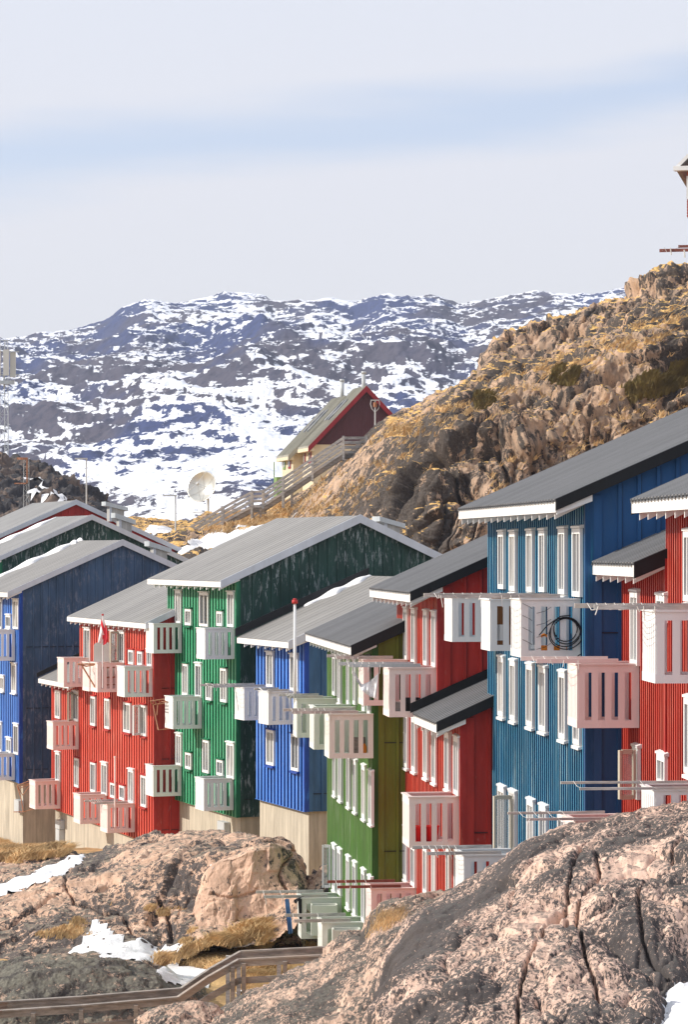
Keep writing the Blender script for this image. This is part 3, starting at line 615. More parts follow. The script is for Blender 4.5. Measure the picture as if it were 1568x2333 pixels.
def tufts(bv, polys, n, hgt, name, label, mat, wid=.012, lean=.55, nzmin=.0, group=None, bw=3, seed=1, cut=-.12):
    """dry grass: clumps of narrow curved blades rooted on the land"""
    rg = np.random.default_rng(seed); V = []; T = []
    tot = sum(p[1] for p in polys)
    for poly, wgt in polys:
        pa = np.array(poly, float); cnt = int(n * wgt / tot); k = 0; tries = 0
        while k < cnt and tries < cnt * 6:
            tries += 1
            x = rg.uniform(pa[:, 0].min(), pa[:, 0].max()); y = rg.uniform(pa[:, 1].min(), pa[:, 1].max())
            if not inpoly(np.array([x]), np.array([y]), poly)[0]: continue
            d = Vector(((x - 784) / F, 1, (HZ - y) / F)).normalized(); r = bv.ray_cast(Vector((0, 0, 0)), d)
            if not r[0] or abs(r[1].z) < nzmin: continue
            k += 1; p = r[0]
            if mnoise.noise(p * .8) + .5 * mnoise.noise(p * 2.9) < cut: continue
            for _ in range(bw):
                a = rg.uniform(0, 6.283); h = hgt * rg.uniform(.5, 1.3); ln = h * lean * rg.uniform(.4, 1.5); wa = rg.uniform(0, 3.14)
                bx = p.x + rg.normal(0, .06); by = p.y + rg.normal(0, .06); bz = p.z - .03
                la = rg.normal(.2, .9); dx = math.cos(la) * ln; dy = math.sin(la) * ln * .5
                wx = math.cos(wa) * wid; wy = math.sin(wa) * wid * .4; b = len(V)
                V += [(bx - wx, by - wy, bz), (bx + wx, by + wy, bz), (bx + dx * .4 - wx * .8, by + dy * .4, bz + h * .6), (bx + dx * .4 + wx * .8, by + dy * .4, bz + h * .6), (bx + dx, by + dy, bz + h * .85)]
                T += [(b, b + 1, b + 3), (b, b + 3, b + 2), (b + 2, b + 3, b + 4)]
    if not V: print('no tufts', label); return
    o = trimesh(name, np.array(V), np.array(T), mat); tag(o, label, 'grass', kind='stuff'); return o
tufts(BV_g, [([(350, 2195), (370, 2165), (440, 2158), (520, 2120), (600, 2100), (610, 2165), (560, 2200), (520, 2215), (420, 2200)], 5),
             ([(540, 2190), (620, 2180), (740, 2145), (740, 2190), (540, 2215)], 3),
             ([(-20, 1960), (-20, 1885), (60, 1905), (160, 1930), (150, 1948), (40, 1965)], 4),
             ([(530, 2255), (560, 2210), (720, 2195), (700, 2225), (560, 2262)], 2)], 30000, .28, 'dry_grass', 'ochre dry grass in the hollows between the lower rocks', MT['grass'], .02, 1.2, .5, seed=2, cut=-.35)
tufts(BV_g, [([(0, 2150), (150, 2110), (200, 2060), (250, 2060), (260, 2100), (180, 2140), (60, 2165)], 3), ([(320, 2065), (400, 2065), (440, 2085), (340, 2085)], 1),
             ([(410, 2160), (480, 2130), (500, 2110), (440, 2110)], 2)], 3500, .16, 'dry_grass', 'rusty grass growing in the clefts of the left outcrop', MT['grass'], .02, .8, .55, seed=4)
tufts(BV_h, [([(420, 1235), (520, 1165), (650, 1130), (670, 1180), (560, 1210), (440, 1230)], 3), ([(905, 985), (1105, 855), (1300, 800), (1568, 690), (1568, 800), (1290, 900), (1105, 960), (905, 1050)], 9),
             ([(650, 1180), (780, 1040), (900, 960), (1100, 1000), (900, 1120), (700, 1220)], 4), ([(1050, 1150), (1250, 950), (1568, 850), (1568, 950), (1200, 1100)], 4)],
      22000, .34, 'dry_grass', 'golden dry grass on the ledges of the cliff', MT['grass'], .028, 1.3, .86, seed=5)
tufts(BV_n, [([(838, 2135), (865, 2085), (895, 2075), (925, 2068), (920, 2085), (870, 2130)], 1), ([(1380, 2345), (1430, 2318), (1500, 2300), (1520, 2290), (1480, 2345)], 2)], 900, .22, 'dry_grass', 'tufts of thin dry grass growing between the near rocks', MT['grass'], .004, .8, .2, seed=6)
tufts(BV_h, [([(1255, 875), (1265, 845), (1300, 842), (1318, 855), (1300, 880)], 2), ([(1420, 890), (1470, 860), (1568, 830), (1568, 880), (1440, 930)], 3), ([(1075, 905), (1110, 895), (1125, 925), (1090, 935)], 1)],
      2500, .5, 'scrub', 'dark olive scrub clinging to the cliff', MT['bush'], .05, .6, 0., seed=7)
# ------------------------------------------------------------------ houses
RIB = .07; GL = random.Random(5)
class House:
    """local frame: x = into the house along the gable, -x = out of the facade, y = along the facade away from the near corner, z = up (world)"""
    def __init__(s, name, label, group, xc, Zc, th, mats, cat='house'):
        s.th = R(th); s.c, s.sn = math.cos(s.th), math.sin(s.th); s.C = ((xc - 784) / F * Zc, Zc); s.m = mats
        s.root = empty(name, (s.C[0], s.C[1], 0), s.th); tag(s.root, label, cat, group); s.secs = []; s.nw = 0
    def S(s, xd, d=0.):                       # distance along the facade seen at picture column xd
        t = (xd - 784) / F; Cx, Cy = s.C
        return (Cx + d * s.c - t * (Cy + d * s.sn)) / (t * s.c + s.sn)
    def Dp(s, xd, sv=0.):                     # distance into the house seen at picture column xd
        t = (xd - 784) / F; X0 = s.C[0] - sv * s.sn; Y0 = s.C[1] + sv * s.c
        return (t * Y0 - X0) / (s.c - t * s.sn)
    def Y(s, d, sv): return s.C[1] + d * s.sn + sv * s.c
    def Zv(s, yd, d, sv): return (HZ - yd) / F * s.Y(d, sv)
    def foundation(s, zt, zb, s0, s1, W, inset=.12):
        MB().box(inset, W, s0 + inset, s1, zb, zt).build('foundation', MT['concrete'], s.root)
    def section(s, s0, s1, ze, e, zb, m=.44, rd=4.5, W=9.0, rake=.2, far_rake=.0, style='metal', flash=0, facade=True, duty=.5, pitch=.27, bargem='black', base_gable=None, tails=True, tsp=.72, roofmat=None, bargeh=.26, farbarge=False):
        """roof top surface: z = ze + m*(d+e) up to d=rd, then down"""
        top = lambda d: ze + m * (d + e) if d <= rd else ze + m * (rd + e) - m * (d - rd)
        th = .12; zw = top(0) - th - .02
        # body with a gabled end
        zg_ = zb if base_gable is None else base_gable
        poly = [(0.0, zg_), (W, zg_), (W, top(W) - th - .02), (rd, top(rd) - th - .02), (0.0, zw)]
        mb = MB(); mb.prism(poly, 'y', s0, s1)
        k = 0
        d = .04
        while d < W - .1:
            zt_ = top(d) - th - .05 - (m * .06 if d < rd else m * .06)
            mb.box(d - .035 if d > .1 else -.004, d + .035 if d > .1 else .22, s0 - .045, s0, zg_ + .002, zt_); d += .36 if d > .1 else .52
        mb.build('gable_wall', MT[s.m['gable']], s.root)
        # dark strips painting the shadow line beside each batten, then level panel joints
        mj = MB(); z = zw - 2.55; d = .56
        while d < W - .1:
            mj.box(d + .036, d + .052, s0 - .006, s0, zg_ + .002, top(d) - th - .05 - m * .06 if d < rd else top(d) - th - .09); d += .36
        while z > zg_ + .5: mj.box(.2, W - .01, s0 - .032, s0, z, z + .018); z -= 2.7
        if mj.v: mj.build('panel_joint_batten_shade', MT[s.m.get('joint_shade', 'black')], s.root)
        if facade:
            mb = MB(); V = []; y = s0 + .03; prof = [(s0 + .002, -RIB)]
            while y < s1 - .01:
                y2 = min(y + pitch * duty, s1); y3 = min(y + pitch, s1)
                prof += [(y + .0, -RIB), (y2, -RIB), (y2 + .004, -.003), (y3 - .004, -.003)] ; y += pitch
            n = len(prof)
            mb.add([(p[1], p[0], zb) for p in prof] + [(p[1], p[0], zw) for p in prof] , [(i, i + 1, n + i + 1, n + i) for i in range(n - 1)])
            mb.box(-RIB, 0, s0 - .026, s0 + .002, zb, zw)           # returns so the cladding has thickness
            mb.box(-RIB * .9, 0, s0, s1, zb - .012, zb)
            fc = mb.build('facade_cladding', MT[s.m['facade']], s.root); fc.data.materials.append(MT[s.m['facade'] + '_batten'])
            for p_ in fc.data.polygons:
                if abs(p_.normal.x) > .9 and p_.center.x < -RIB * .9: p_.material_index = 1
            MB().box(-RIB - .022, .07, s0 - .05, s0 + .055, zb, zw - .01).build('corner_board', MT[s.m.get('corner', s.m['facade'])], s.root)
        # roof
        a0 = s0 - rake; a1 = s1 + far_rake
        sec = [(-e, ze), (rd, top(rd)), (W + .35, top(W + .35)), (W + .35, top(W + .35) - th), (rd, top(rd) - th), (-e, ze - th)]
        mb = MB(); mb.prism(sec, 'y', a0, a1)
        y = a0; prof = []
        wd, hh_ = (.27, .055) if style == 'metal' else (.50, .009)
        while y < a1:
            if style == 'metal': prof += [(y, .003), (y + .012, hh_), (y + wd * .52, hh_), (y + wd * .56, .003)]
            else: prof += [(y, .003), (y + wd * .93, .003), (y + wd * .94, .003 + hh_), (y + wd * .99, .003 + hh_)]
            y += wd
        prof = [(min(p[0], a1), p[1]) for p in prof]; n = len(prof)
        st = [(-e - (.05 if style == 'metal' else .01)), rd, W + .38]
        for j in range(2):
            A, B = st[j], st[j + 1]
            mb.add([(A, p[0], top(A) + p[1]) for p in prof] + [(B, p[0], top(B) + p[1]) for p in prof], [(i, i + 1, n + i + 1, n + i) for i in range(n - 1)])
        if style == 'metal':   # corrugated edge has thickness
            A = st[0]; mb.add([(A, p[0], top(A) + p[1]) for p in prof] + [(A, p[0], top(A) + p[1] - .022) for p in prof], [(i, i + 1, n + i + 1, n + i) for i in range(n - 1)])
        roof = mb.build('roof', MT[roofmat or ('roof_metal' if style == 'metal' else 'roof_felt')], s.root)
        # barge boards
        def barge(ya, yb):
            b = MB(); h = bargeh
            b.prism([(-e - .03, ze + .03), (rd, top(rd) + .045), (W + .4, top(W + .4) + .03), (W + .4, top(W + .4) - h), (rd, top(rd) - h), (-e - .03, ze - h + .02)], 'y', ya, yb)
            return b.build('barge_board', MT[bargem], s.root)
        barge(a0 - .045, a0 - .003)
        if farbarge: barge(a1 + .003, a1 + .045)
        if flash:    # dark flashing where this roof meets the taller neighbour
            b = MB(); b.prism([(-e - .1, top(-e) + .02), (min(rd, W), top(rd) + .02), (min(rd, W), top(rd) + flash), (-e - .1, top(-e) + flash)], 'y', a1 - .05, a1 - .005)
            b.build('flashing', MT['black'], s.root)
        # fascia, soffit and rafter tails
        b = MB(); b.prism([(-e - .025, ze - .02), (-e, ze - .02), (-e, ze - .21), (-e - .025, ze - .21)], 'y', a0, a1)
        b.prism([(-e, ze - th - .004), (0, zw + .01), (0, zw - .012), (-e, ze - th - .026)], 'y', a0, a1)
        b.prism([(-e + .0, ze - .13), (-e + .022, ze - .13), (.0, zw - .02), (.0, zw - .15), (-e, ze - .25)], 'y', a0 + .0, a0 + .05)
        b.build('eave_fascia', MT['white'], s.root)
        if tails:
            b = MB(); b.prism([(-e + .03, ze - th - .03), (-.06, zw - .02), (-.06, zw - .20), (-e + .03, ze - .33)], 'y', 0, .05); me = b.mesh('rafter_tail'); me.materials.append(MT['white']); y = a0 + .32
            while y < a1 - .05:
                q = link('rafter_tail', me, None, s.root); q.location = (0, y, 0); y += tsp
        s.secs.append((s0, s1, zw, top)); return top
    def win(s, crop, xl, xr, yt, yb, kind='w', head='white', frame='white', swing=0, minw=.42, leaf=0):
        xl, xr, yt, yb = cx(crop, xl), cx(crop, xr), cy(crop, yt), cy(crop, yb); do = -RIB - .045
        sa = s.S(xr, do); sb = s.S(xl, do)
        if sb - sa < minw: m_ = (sa + sb) / 2; sa, sb = m_ - minw / 2, m_ + minw / 2
        sm = (sa + sb) / 2; zt = s.Zv(yt, do, sm); zb = s.Zv(yb, do, sm); b = .075
        x0, x1 = -RIB + .012, -RIB - .060
        f = MB(); f.box(x0, x1, sa, sa + b, zb, zt); f.box(x0, x1, sb - b, sb, zb, zt); f.box(x0, x1, sa + b, sb - b, zt - b * 1.3, zt); f.box(x0, x1, sa + b, sb - b, zb, zb + b * 1.3)
        if sb - sa > .40: f.box(x0, x1 + .012, sm - .022, sm + .022, zb + b * 1.3, zt - b * 1.3)
        nm = 'door' if kind == 'd' else 'window'
        fr = f.build(nm, MT[frame], s.root)
        MB().box(x0 + .002, x0 - .016, sa + .01, sb - .01, zb + .01, zt - .01).build('pane', MT[GL.choice(('glass', 'glass', 'glass_dark', 'glass_dark', 'glass_curtain'))], fr)
        pj = .015 if s.th < .2 else .04
        h = MB(); h.prism([(x0, zt + .005), (x0, zt + .07), (x1 - pj, zt + .045), (x1 - pj, zt + .008)], 'y', sa - .04, sb + .04)
        h.build('head_trim', MT[head], fr)
        if kind == 'w':
            h = MB(); h.prism([(x0, zb - .005), (x0, zb - .06), (x1 - pj * 1.5, zb - .085), (x1 - pj * 1.5, zb - .035)], 'y', sa - .03, sb + .03); h.build('sill', MT[head], fr)
        if swing:   # casement or door leaf standing open, hinged at its near or far side
            wv = leaf or (sb - sa) - .08; an = R(abs(swing)); ys = sb - .03 if swing > 0 else sa + .03; sg = -1 if swing > 0 else 1
            l = MB(); dirv = Vector((-math.sin(an), sg * math.cos(an), 0)); o_ = Vector((x1 - .02, ys, 0))
            def pt(a, z): return o_ + dirv * a + Vector((0, 0, z))
            for (a, b2) in ((0.035, 0.035), (wv - .035, wv - .035)): l.bar(pt(a, zb + .02), pt(b2, zt - .02), .07, .045, dirv)
            for zz in (zb + .05, zt - .05): l.bar(pt(0.07, zz), pt(wv - .07, zz), .045, .08)
            lf = l.build('casement', MT['beige_frame' if kind == 'd' else frame], fr)
            g = MB(); g.bar(pt(wv / 2, zb + .08), pt(wv / 2, zt - .08), wv - .12, .01, dirv.cross(Vector((0, 0, 1)))); g.build('casement_pane', MT['clear'], fr)
        s.nw += 1; return fr

# balcony: floor, a slatted front and two slatted ends, built once and copied
BP, BL, BH = 1.08, 1.02, 1.17
def balcony_meshes():
    me = {}
    b = MB(); b.box(-BP + .03, 0, .03, BL - .03, .02, .09)
    me['floor'] = b.mesh('balcony_floor')
    e = MB(); bw = .116; gap = (BP - .02 - 5 * bw) / 4
    e.box(-BP, 0, 0, .028, 1.035, BH); e.box(-BP, 0, 0, .028, 0, .14)
    for k in range(5):
        x = -BP + k * (bw + gap); e.box(x, x + (bw if k < 4 else bw + .02), .002, .026, .14, 1.035)
    me['end'] = e.mesh('end_panel')
    f = MB(); f.box(-BP - .026, -BP - .0, 0, BL, .99, BH); f.box(-BP - .026, -BP, 0, BL, 0, .155)
    n = 7; sw = (BL - .01) / n - .028
    for k in range(n):
        y = k * (BL - .0) / n + .008; f.box(-BP - .024, -BP - .002, y, y + sw, .155, .99)
    me['front'] = f.mesh('front_panel')
    c = MB(); c.box(-BP - .05, .0, -.03, .07, BH + .002, BH + .034); c.box(-BP - .05, .0, BL - .07, BL + .03, BH + .002, BH + .034); c.box(-BP - .05, -BP + .05, .07, BL - .07, BH + .002, BH + .034)
    me['cap'] = c.mesh('rail_cap'); return me
BM = balcony_meshes(); BMAT = {}
def bmesh_for(key, mat):
    if (key, mat) not in BMAT:
        m = BM[key].copy(); m.materials.clear(); m.materials.append(MT[mat]); BMAT[(key, mat)] = m
    return BMAT[(key, mat)]
def bal(h, crop, xe, yt, yb, mat='white', label=None, rack=0, rackm='wood', rz=0.0, xw=None, strings=6):
    """xe, yt, yb: picture position of the outer near edge of the balcony"""
    X, Yt, Yb = cx(crop, xe), cy(crop, yt), cy(crop, yb); d = -BP - .026
    s0 = h.S(X, d); zt = h.Zv(Yt, d, s0); zb = h.Zv(Yb, d, s0)
    o = link('balcony', bmesh_for('floor', mat), None, h.root); o.location = (-RIB, s0, zb); o.scale = (1, 1, (zt - zb) / BH)
    if label: o['label'] = label
    for nm, key, y in (('end_panel', 'end', 0), ('end_panel', 'end', BL - .028), ('front_panel', 'front', 0), ('rail_cap', 'cap', 0)):
        c = link(nm, bmesh_for(key, mat), None, o); c.location = (0, y, 0)
    if rack:
        rs = random.Random(int(X * 7))
        for y in (-.02, BL + .0):
            MB().box(-BP - rack - (.12 if y > 0 else 0), -BP * .35, y - .02, y + .02, BH + .045, BH + .125).build('drying_beam', MT[rackm], o)
        r = MB()
        for k in range(strings):
            x = -BP - rack + .08 + k * (rack - .1) / max(1, strings - 1) * .98
            sag = rs.uniform(.0, .05); r.tube([(x, -.03, BH + .13), (x + .02, BL * .3, BH + .06 - sag * .5), (x, BL * .65, BH + .04 - sag * .4), (x, BL + .02, BH + .13)], .006, 4)
            if rs.random() < .6:
                x2 = x + rs.uniform(-.05, .05); l = rs.uniform(.05, .26); r.tube([(x2, -.045, BH + .1), (x2 + rs.uniform(-.05, .08), -.05, BH + .1 - l)], .008, 4)
        r.build('clothesline', MT['rope'], o)
    return o
G_ = 'attached apartment houses climbing the slope'
LT, RT = 21.0, 7.07
# --- far red and far dark green houses (only roofs and gables show)
def far_house(label, rx, ry, Zr, mats, L_, snowlab=None, rwl=8.5):
    t = (rx - 784) / F; th = R(LT); X = t * Zr; rd = 4.5
    C = (X - rd * math.cos(th), Zr - rd * math.sin(th)); xd = C[0] / C[1] * F + 784
    h = House('apartment_house', label, G_, xd, C[1], LT, mats)
    zr = (HZ - ry) / F * Zr; e = .6; m = .44
    h.section(0, L_, zr - m * (rd + e), e, zr - 7, rd=rd, W=11.5, rake=.12, style='felt', bargem='silver', roofmat='roof_felt2', bargeh=.22)
    return h, zr
h1, z1 = far_house('farthest red house, only its grey roof and thin red gable strip showing', 172, 1140, 136.5, {'gable': 'red_gable', 'facade': 'red'}, 9)
h2, z2 = far_house('weathered dark green house whose gable rises between the far red and the navy one', 207.8, 1174, 128.5, {'gable': 'green_gable', 'facade': 'green'}, 6.6)
# --- navy / bright blue house at the left edge
hb_ = House('apartment_house', 'bright blue house with weathered navy gable, cut by the left edge', G_, 47.8, 116, LT, {'gable': 'blue_gable', 'facade': 'blue'})
ze = hb_.Zv(cy('A', 1045), -.62, -.15)
zfb = hb_.Zv(1784, 0, 0)
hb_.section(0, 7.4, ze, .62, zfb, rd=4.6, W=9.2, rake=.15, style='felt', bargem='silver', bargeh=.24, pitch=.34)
hb_.foundation(zfb - .012, zfb - 4.2, 0, 7.4, 9)
for a in ((112, 160, 1108, 1368, 'd'), (-30, 14, 1112, 1365, 'd'), (50, 92, 1245, 1360, 'w')): hb_.win('A', *a)
for a in ((100, 142, 105, 360, 'w'), (0, 34, 215, 345, 'w'), (118, 160, 640, 905, 'd'), (-30, 12, 622, 880, 'd'), (54, 96, 762, 892, 'w')): hb_.win('E', *a)
bal(hb_, 'A', -72, 1383, 1650, 'white'); bal(hb_, 'E', -72, 905, 1137, 'white')
# --- red house with nine balconies
hr1 = House('apartment_house', 'wide red house with pink tinted balconies between navy gable and green house', G_, cx('E', 1375), 100.4, LT, {'gable': 'red_gable', 'facade': 'red', 'corner': 'red'})
sM = hr1.S(185, 0); sF = hr1.S(120, 0)
zfr = hr1.Zv(cy('I', 285), 0, 1.5)
e1 = -hr1.Dp(cx('A', 1290), -.2); ze = hr1.Zv(cy('A', 1318), -e1, -.2)
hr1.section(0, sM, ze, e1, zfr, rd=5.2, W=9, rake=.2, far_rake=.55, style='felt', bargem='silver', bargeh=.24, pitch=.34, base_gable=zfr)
e2 = .62; zl = hr1.Zv(cy('E', 232), -e2, sF)
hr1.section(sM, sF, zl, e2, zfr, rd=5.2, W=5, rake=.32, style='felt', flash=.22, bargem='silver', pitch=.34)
hr1.foundation(zfr - .012, zfr - 2.8, 0, sF, 8.5)
for a in ((740, 792, 1360, 1715, 'd'), (970, 1012, 1385, 1530, 'w')): hr1.win('A', *a)
hr1.win('P', 590, 662, 318, 735, 'd', swing=48, leaf=.6); hr1.win('P', 718, 786, 562, 756, 'w', 'red'); hr1.win('P', 838, 902, 582, 772, 'w', 'red'); hr1.win('P', 965, 1028, 560, 785, 'w')
for a in ((485, 528, 340, 588, 'w', 'red'), (797, 840, 392, 652, 'w', 'red'), (922, 966, 412, 680, 'w', 'red'), (1088, 1150, 448, 712, 'w', 'red'),
          (655, 693, 938, 1194, 'w', 'red'), (797, 842, 975, 1238, 'w', 'red'), (972, 1015, 1155, 1288, 'w', 'red'), (1052, 1098, 1178, 1308, 'w', 'red'), (1242, 1290, 1090, 1368, 'w', 'red')): hr1.win('E', *a)
hr1.win('E', 645, 690, 352, 612, 'd', swing=30); hr1.win('E', 1238, 1290, 470, 742, 'w', 'red', swing=55, leaf=.42)
for a in ((488, 526, 888, 1145, 'd'), (893, 942, 982, 1262, 'd'), (1130, 1178, 1040, 1335, 'd')): hr1.win('E', *a)
for a in ((578, 62, 312), (482, 626, 866), (325, 1148, 1390), (722, 1268, 1520)): bal(hr1, 'E', *a, mat='pinkwhite')
B2 = bal(hr1, 'E', 875, 105, 358, 'pinkwhite'); bal(hr1, 'E', 803, 102, 350, 'pinkwhite'); bal(hr1, 'E', 1115, 138, 401, 'white')
bal(hr1, 'I', 760, 34, 231, 'pinkwhite', rack=.55, rackm='wood')
# --- green house
hg1 = House('apartment_house', 'green house with peeling dark gable and pale balconies, right of the wide red house', G_, cx('B', 795), 93.8, LT, {'gable': 'green_gable', 'facade': 'green', 'corner': 'green'})
sF = hg1.S(389, 0) + .2; e1 = -hg1.Dp(cx('B', 645), -.2); ze = hg1.Zv(cy('B', 948), -e1, -.2); zf = hg1.Zv(cy('F', 1462), 0, 0)
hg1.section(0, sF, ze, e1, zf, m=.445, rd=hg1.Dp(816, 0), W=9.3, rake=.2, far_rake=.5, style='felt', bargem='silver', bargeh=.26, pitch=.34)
hg1.foundation(zf - .012, zf - 3.4, 0, sF, 9)
for a in ((238, 288, 1030, 1320, 'd'), (452, 530, 1048, 1345, 'd'), (698, 755, 1042, 1350, 'd')): hg1.win('B', *a)
for a in ((325, 378, 1190, 1335, 'w', 'green'), (605, 655, 1210, 1342, 'w', 'green')): hg1.win('B', *a)
for a in ((300, 350, 105, 385, 'w', 'green'), (510, 560, 278, 428, 'w', 'green'), (638, 692, 145, 445, 'w', 'green'), (480, 535, 778, 1068, 'w', 'green'), (328, 380, 888, 1035, 'w', 'green'), (604, 660, 952, 1092, 'w', 'green')): hg1.win('F', *a)
for a in ((415, 468, 105, 405, 'd'), (245, 292, 725, 1005, 'd'), (692, 758, 805, 1118, 'd')): hg1.win('F', *a)
bal(hg1, 'B', 65, 1325, 1583); bal(hg1, 'B', 520, 1368, 1636, rack=.0); bal(hg1, 'F', 237, 405, 683); bal(hg1, 'F', 62, 1012, 1278); bal(hg1, 'F', 510, 1128, 1405)
# --- royal blue house
hb2 = House('apartment_house', 'royal blue house on a tall concrete base right of the peeling green gable', G_, cx('F', 1400), 87.8, LT, {'gable': 'blue_gable2', 'facade': 'blue'})
sF = hb2.S(589, 0) + .2; e1 = -hb2.Dp(cx('B', 1243), -.2); ze = hb2.Zv(cy('B', 1482), -e1, -.2); zf = hb2.Zv(cy('F', 1412), 0, 0)
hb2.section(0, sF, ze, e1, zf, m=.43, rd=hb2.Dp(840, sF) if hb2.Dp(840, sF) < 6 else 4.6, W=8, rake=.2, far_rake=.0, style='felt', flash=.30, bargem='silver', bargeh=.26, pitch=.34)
hb2.foundation(zf - .012, zf - 4.2, 0, sF, 8)
hb2.win('F', 1043, 1103, 5, 312, 'd'); hb2.win('F', 1252, 1320, 25, 345, 'd'); hb2.win('F', 1043, 1110, 690, 1000, 'w', 'blue'); hb2.win('F', 1262, 1328, 728, 1050, 'w', 'blue')
bal(hb2, 'F', 865, 322, 606, rack=1.15); BLUEB = bal(hb2, 'F', 1080, 362, 645, rack=.05)
# --- leaf green house
hg2 = House('apartment_house', 'leaf green house with olive side wall and two planter boxes on its lowest balconies', G_, 855.3, 65.6, RT, {'gable': 'lime_gable', 'facade': 'lime'})
sF = hg2.S(750, 0); e1 = -hg2.Dp(cx('C', 495), -.25); ze = hg2.Zv(cy('C', 1262), -e1, -.25)
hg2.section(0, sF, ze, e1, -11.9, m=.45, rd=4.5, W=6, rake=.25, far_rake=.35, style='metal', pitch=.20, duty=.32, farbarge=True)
def wins(h, crop, lst, **k):
    for a in lst: h.win(crop, *a, **k)
wins(hg2, 'G', [(275, 297, 25, 330, 'd'), (315, 335, 20, 380, 'w'), (383, 402, 35, 398, 'w'), (430, 450, 45, 400, 'd'), (500, 522, 60, 450, 'w'), (540, 562, 75, 480, 'd')])
wins(hg2, 'G', [(278, 298, 720, 1080, 'w'), (319, 342, 735, 1118, 'w'), (383, 405, 780, 1168, 'w'), (432, 454, 825, 1205, 'w'), (497, 522, 865, 1258, 'w'), (548, 574, 905, 1295, 'w')])
wins(hg2, 'J', [(908, 930, 348, 660, 'd'), (968, 990, 400, 745, 'w'), (1014, 1035, 440, 790, 'w'), (1074, 1097, 492, 850, 'd'), (1120, 1143, 540, 800, 'w')])
hg2.win('J', 870, 892, 318, 625, 'w', swing=95, leaf=.26)
bal(hg2, 'G', 25, 362, 650, 'cream', rack=.3); bal(hg2, 'G', 155, 425, 740, 'cream'); g3 = bal(hg2, 'G', 272, 480, 808, 'cream', rack=.95)
g8 = bal(hg2, 'J', 672, 690, 968, 'cream', rack=1.05, strings=3); g9 = bal(hg2, 'J', 820, 862, 1190, 'cream', rack=.75, strings=2)
# --- tall red house, stepped
hr2 = House('apartment_house', 'tall narrow red house stepped down in front, between the leaf green and teal houses', G_, cx('G', 1270), 57.4, RT, {'gable': 'red_gable', 'facade': 'red', 'joint_shade': 'black'})
s1_ = hr2.S(1005, 0); sF = hr2.S(910, 0)
eA = -hr2.Dp(cx('G', 1072), -.25); zA = hr2.Zv(cy('G', 542), -eA, -.25)
hr2.section(0, s1_ - .02, zA, eA, -10.5, m=.445, rd=3.6, W=5, rake=.25, far_rake=.0, style='metal', flash=.24, pitch=.21, duty=.34, bargeh=.21)
eB = -hr2.Dp(cx('C', 1018), s1_ - .25); zB = hr2.Zv(cy('C', 790), -eB, s1_ - .25)
hr2.section(s1_, sF, zB, eB, -10.5, m=.445, rd=5.5, W=7, rake=.25, far_rake=.1, style='metal', pitch=.21, duty=.34, bargeh=.21)
wins(hr2, 'C', [(948, 982, 925, 1375, 'd'), (1015, 1052, 935, 1412, 'w'), (1124, 1158, 950, 1425, 'w'), (1195, 1232, 960, 1440, 'd')])
wins(hr2, 'G', [(816, 843, 470, 872, 'w'), (874, 903, 505, 900, 'w'), (962, 994, 540, 948, 'w'), (1026, 1058, 570, 985, 'w'), (1124, 1158, 620, 1032, 'w'), (1192, 1230, 648, 1082, 'd')])
wins(hr2, 'J', [(1362, 1392, 190, 548, 'w'), (1418, 1448, 320, 600, 'd'), (1504, 1532, 330, 655, 'w'), (1565, 1590, 340, 700, 'd')])
wins(hr2, 'K', [(182, 200, 450, 740, 'w'), (228, 246, 470, 740, 'd')])
g4 = bal(hr2, 'G', 532, 68, 408, 'pinkwhite', rack=.7); g5 = bal(hr2, 'G', 728, 130, 495, 'pinkwhite', rack=.95, rackm='galv'); g6 = bal(hr2, 'G', 880, 1105, 1482, 'pinkwhite')
g10 = bal(hr2, 'J', 1162, 622, 900, 'pinkwhite', rack=.85, rackm='reddish_wood', strings=4); g11 = bal(hr2, 'K', 303, 492, 760, 'white', rack=.75)
# --- teal house
ht_ = House('apartment_house', 'tall teal house with deep blue side wall and a cable coil on its balcony', G_, cx('Q', 935), 47.95, RT, {'gable': 'teal_gable', 'facade': 'teal'})
sF = ht_.S(1116, 0); e1 = -ht_.Dp(cx('Q', 726), -.25); ze = ht_.Zv(cy('Q', 744), -e1, -.25)
ht_.section(0, sF, ze, e1, -7.5, m=.435, rd=5.5, W=8, rake=.25, far_rake=.08, style='metal', pitch=.20, duty=.26, bargeh=.2)
wins(ht_, 'Q', [(348, 384, 945, 1310, 'd'), (420, 458, 945, 1322, 'w'), (530, 568, 938, 1328, 'w'), (610, 648, 935, 1330, 'd'), (735, 777, 925, 1345, 'w'), (825, 877, 922, 1360, 'd')])
wins(ht_, 'H', [(130, 172, 492, 935, 'w'), (220, 262, 520, 965, 'w'), (345, 392, 548, 1010, 'w'), (440, 492, 570, 1045, 'w'), (590, 640, 605, 1105, 'w'), (700, 748, 640, 1150, 'w')])
wins(ht_, 'K', [(478, 515, 98, 470, 'd'), (542, 578, 125, 480, 'w'), (645, 682, 175, 520, 'w'), (716, 755, 208, 560, 'w'), (822, 862, 262, 600, 'd')])
ht_.win('K', 545, 575, 132, 475, 'd', swing=-100, leaf=.44)
t1 = bal(ht_, 'Q', 72, 1368, 1650, rack=.0); t2 = bal(ht_, 'H', 97, 60, 443, rack=.0); t3 = bal(ht_, 'H', 332, 58, 492, rack=1.55, strings=9); t4 = bal(ht_, 'K', 945, 292, 500, 'pinkwhite', rack=.85, strings=4)
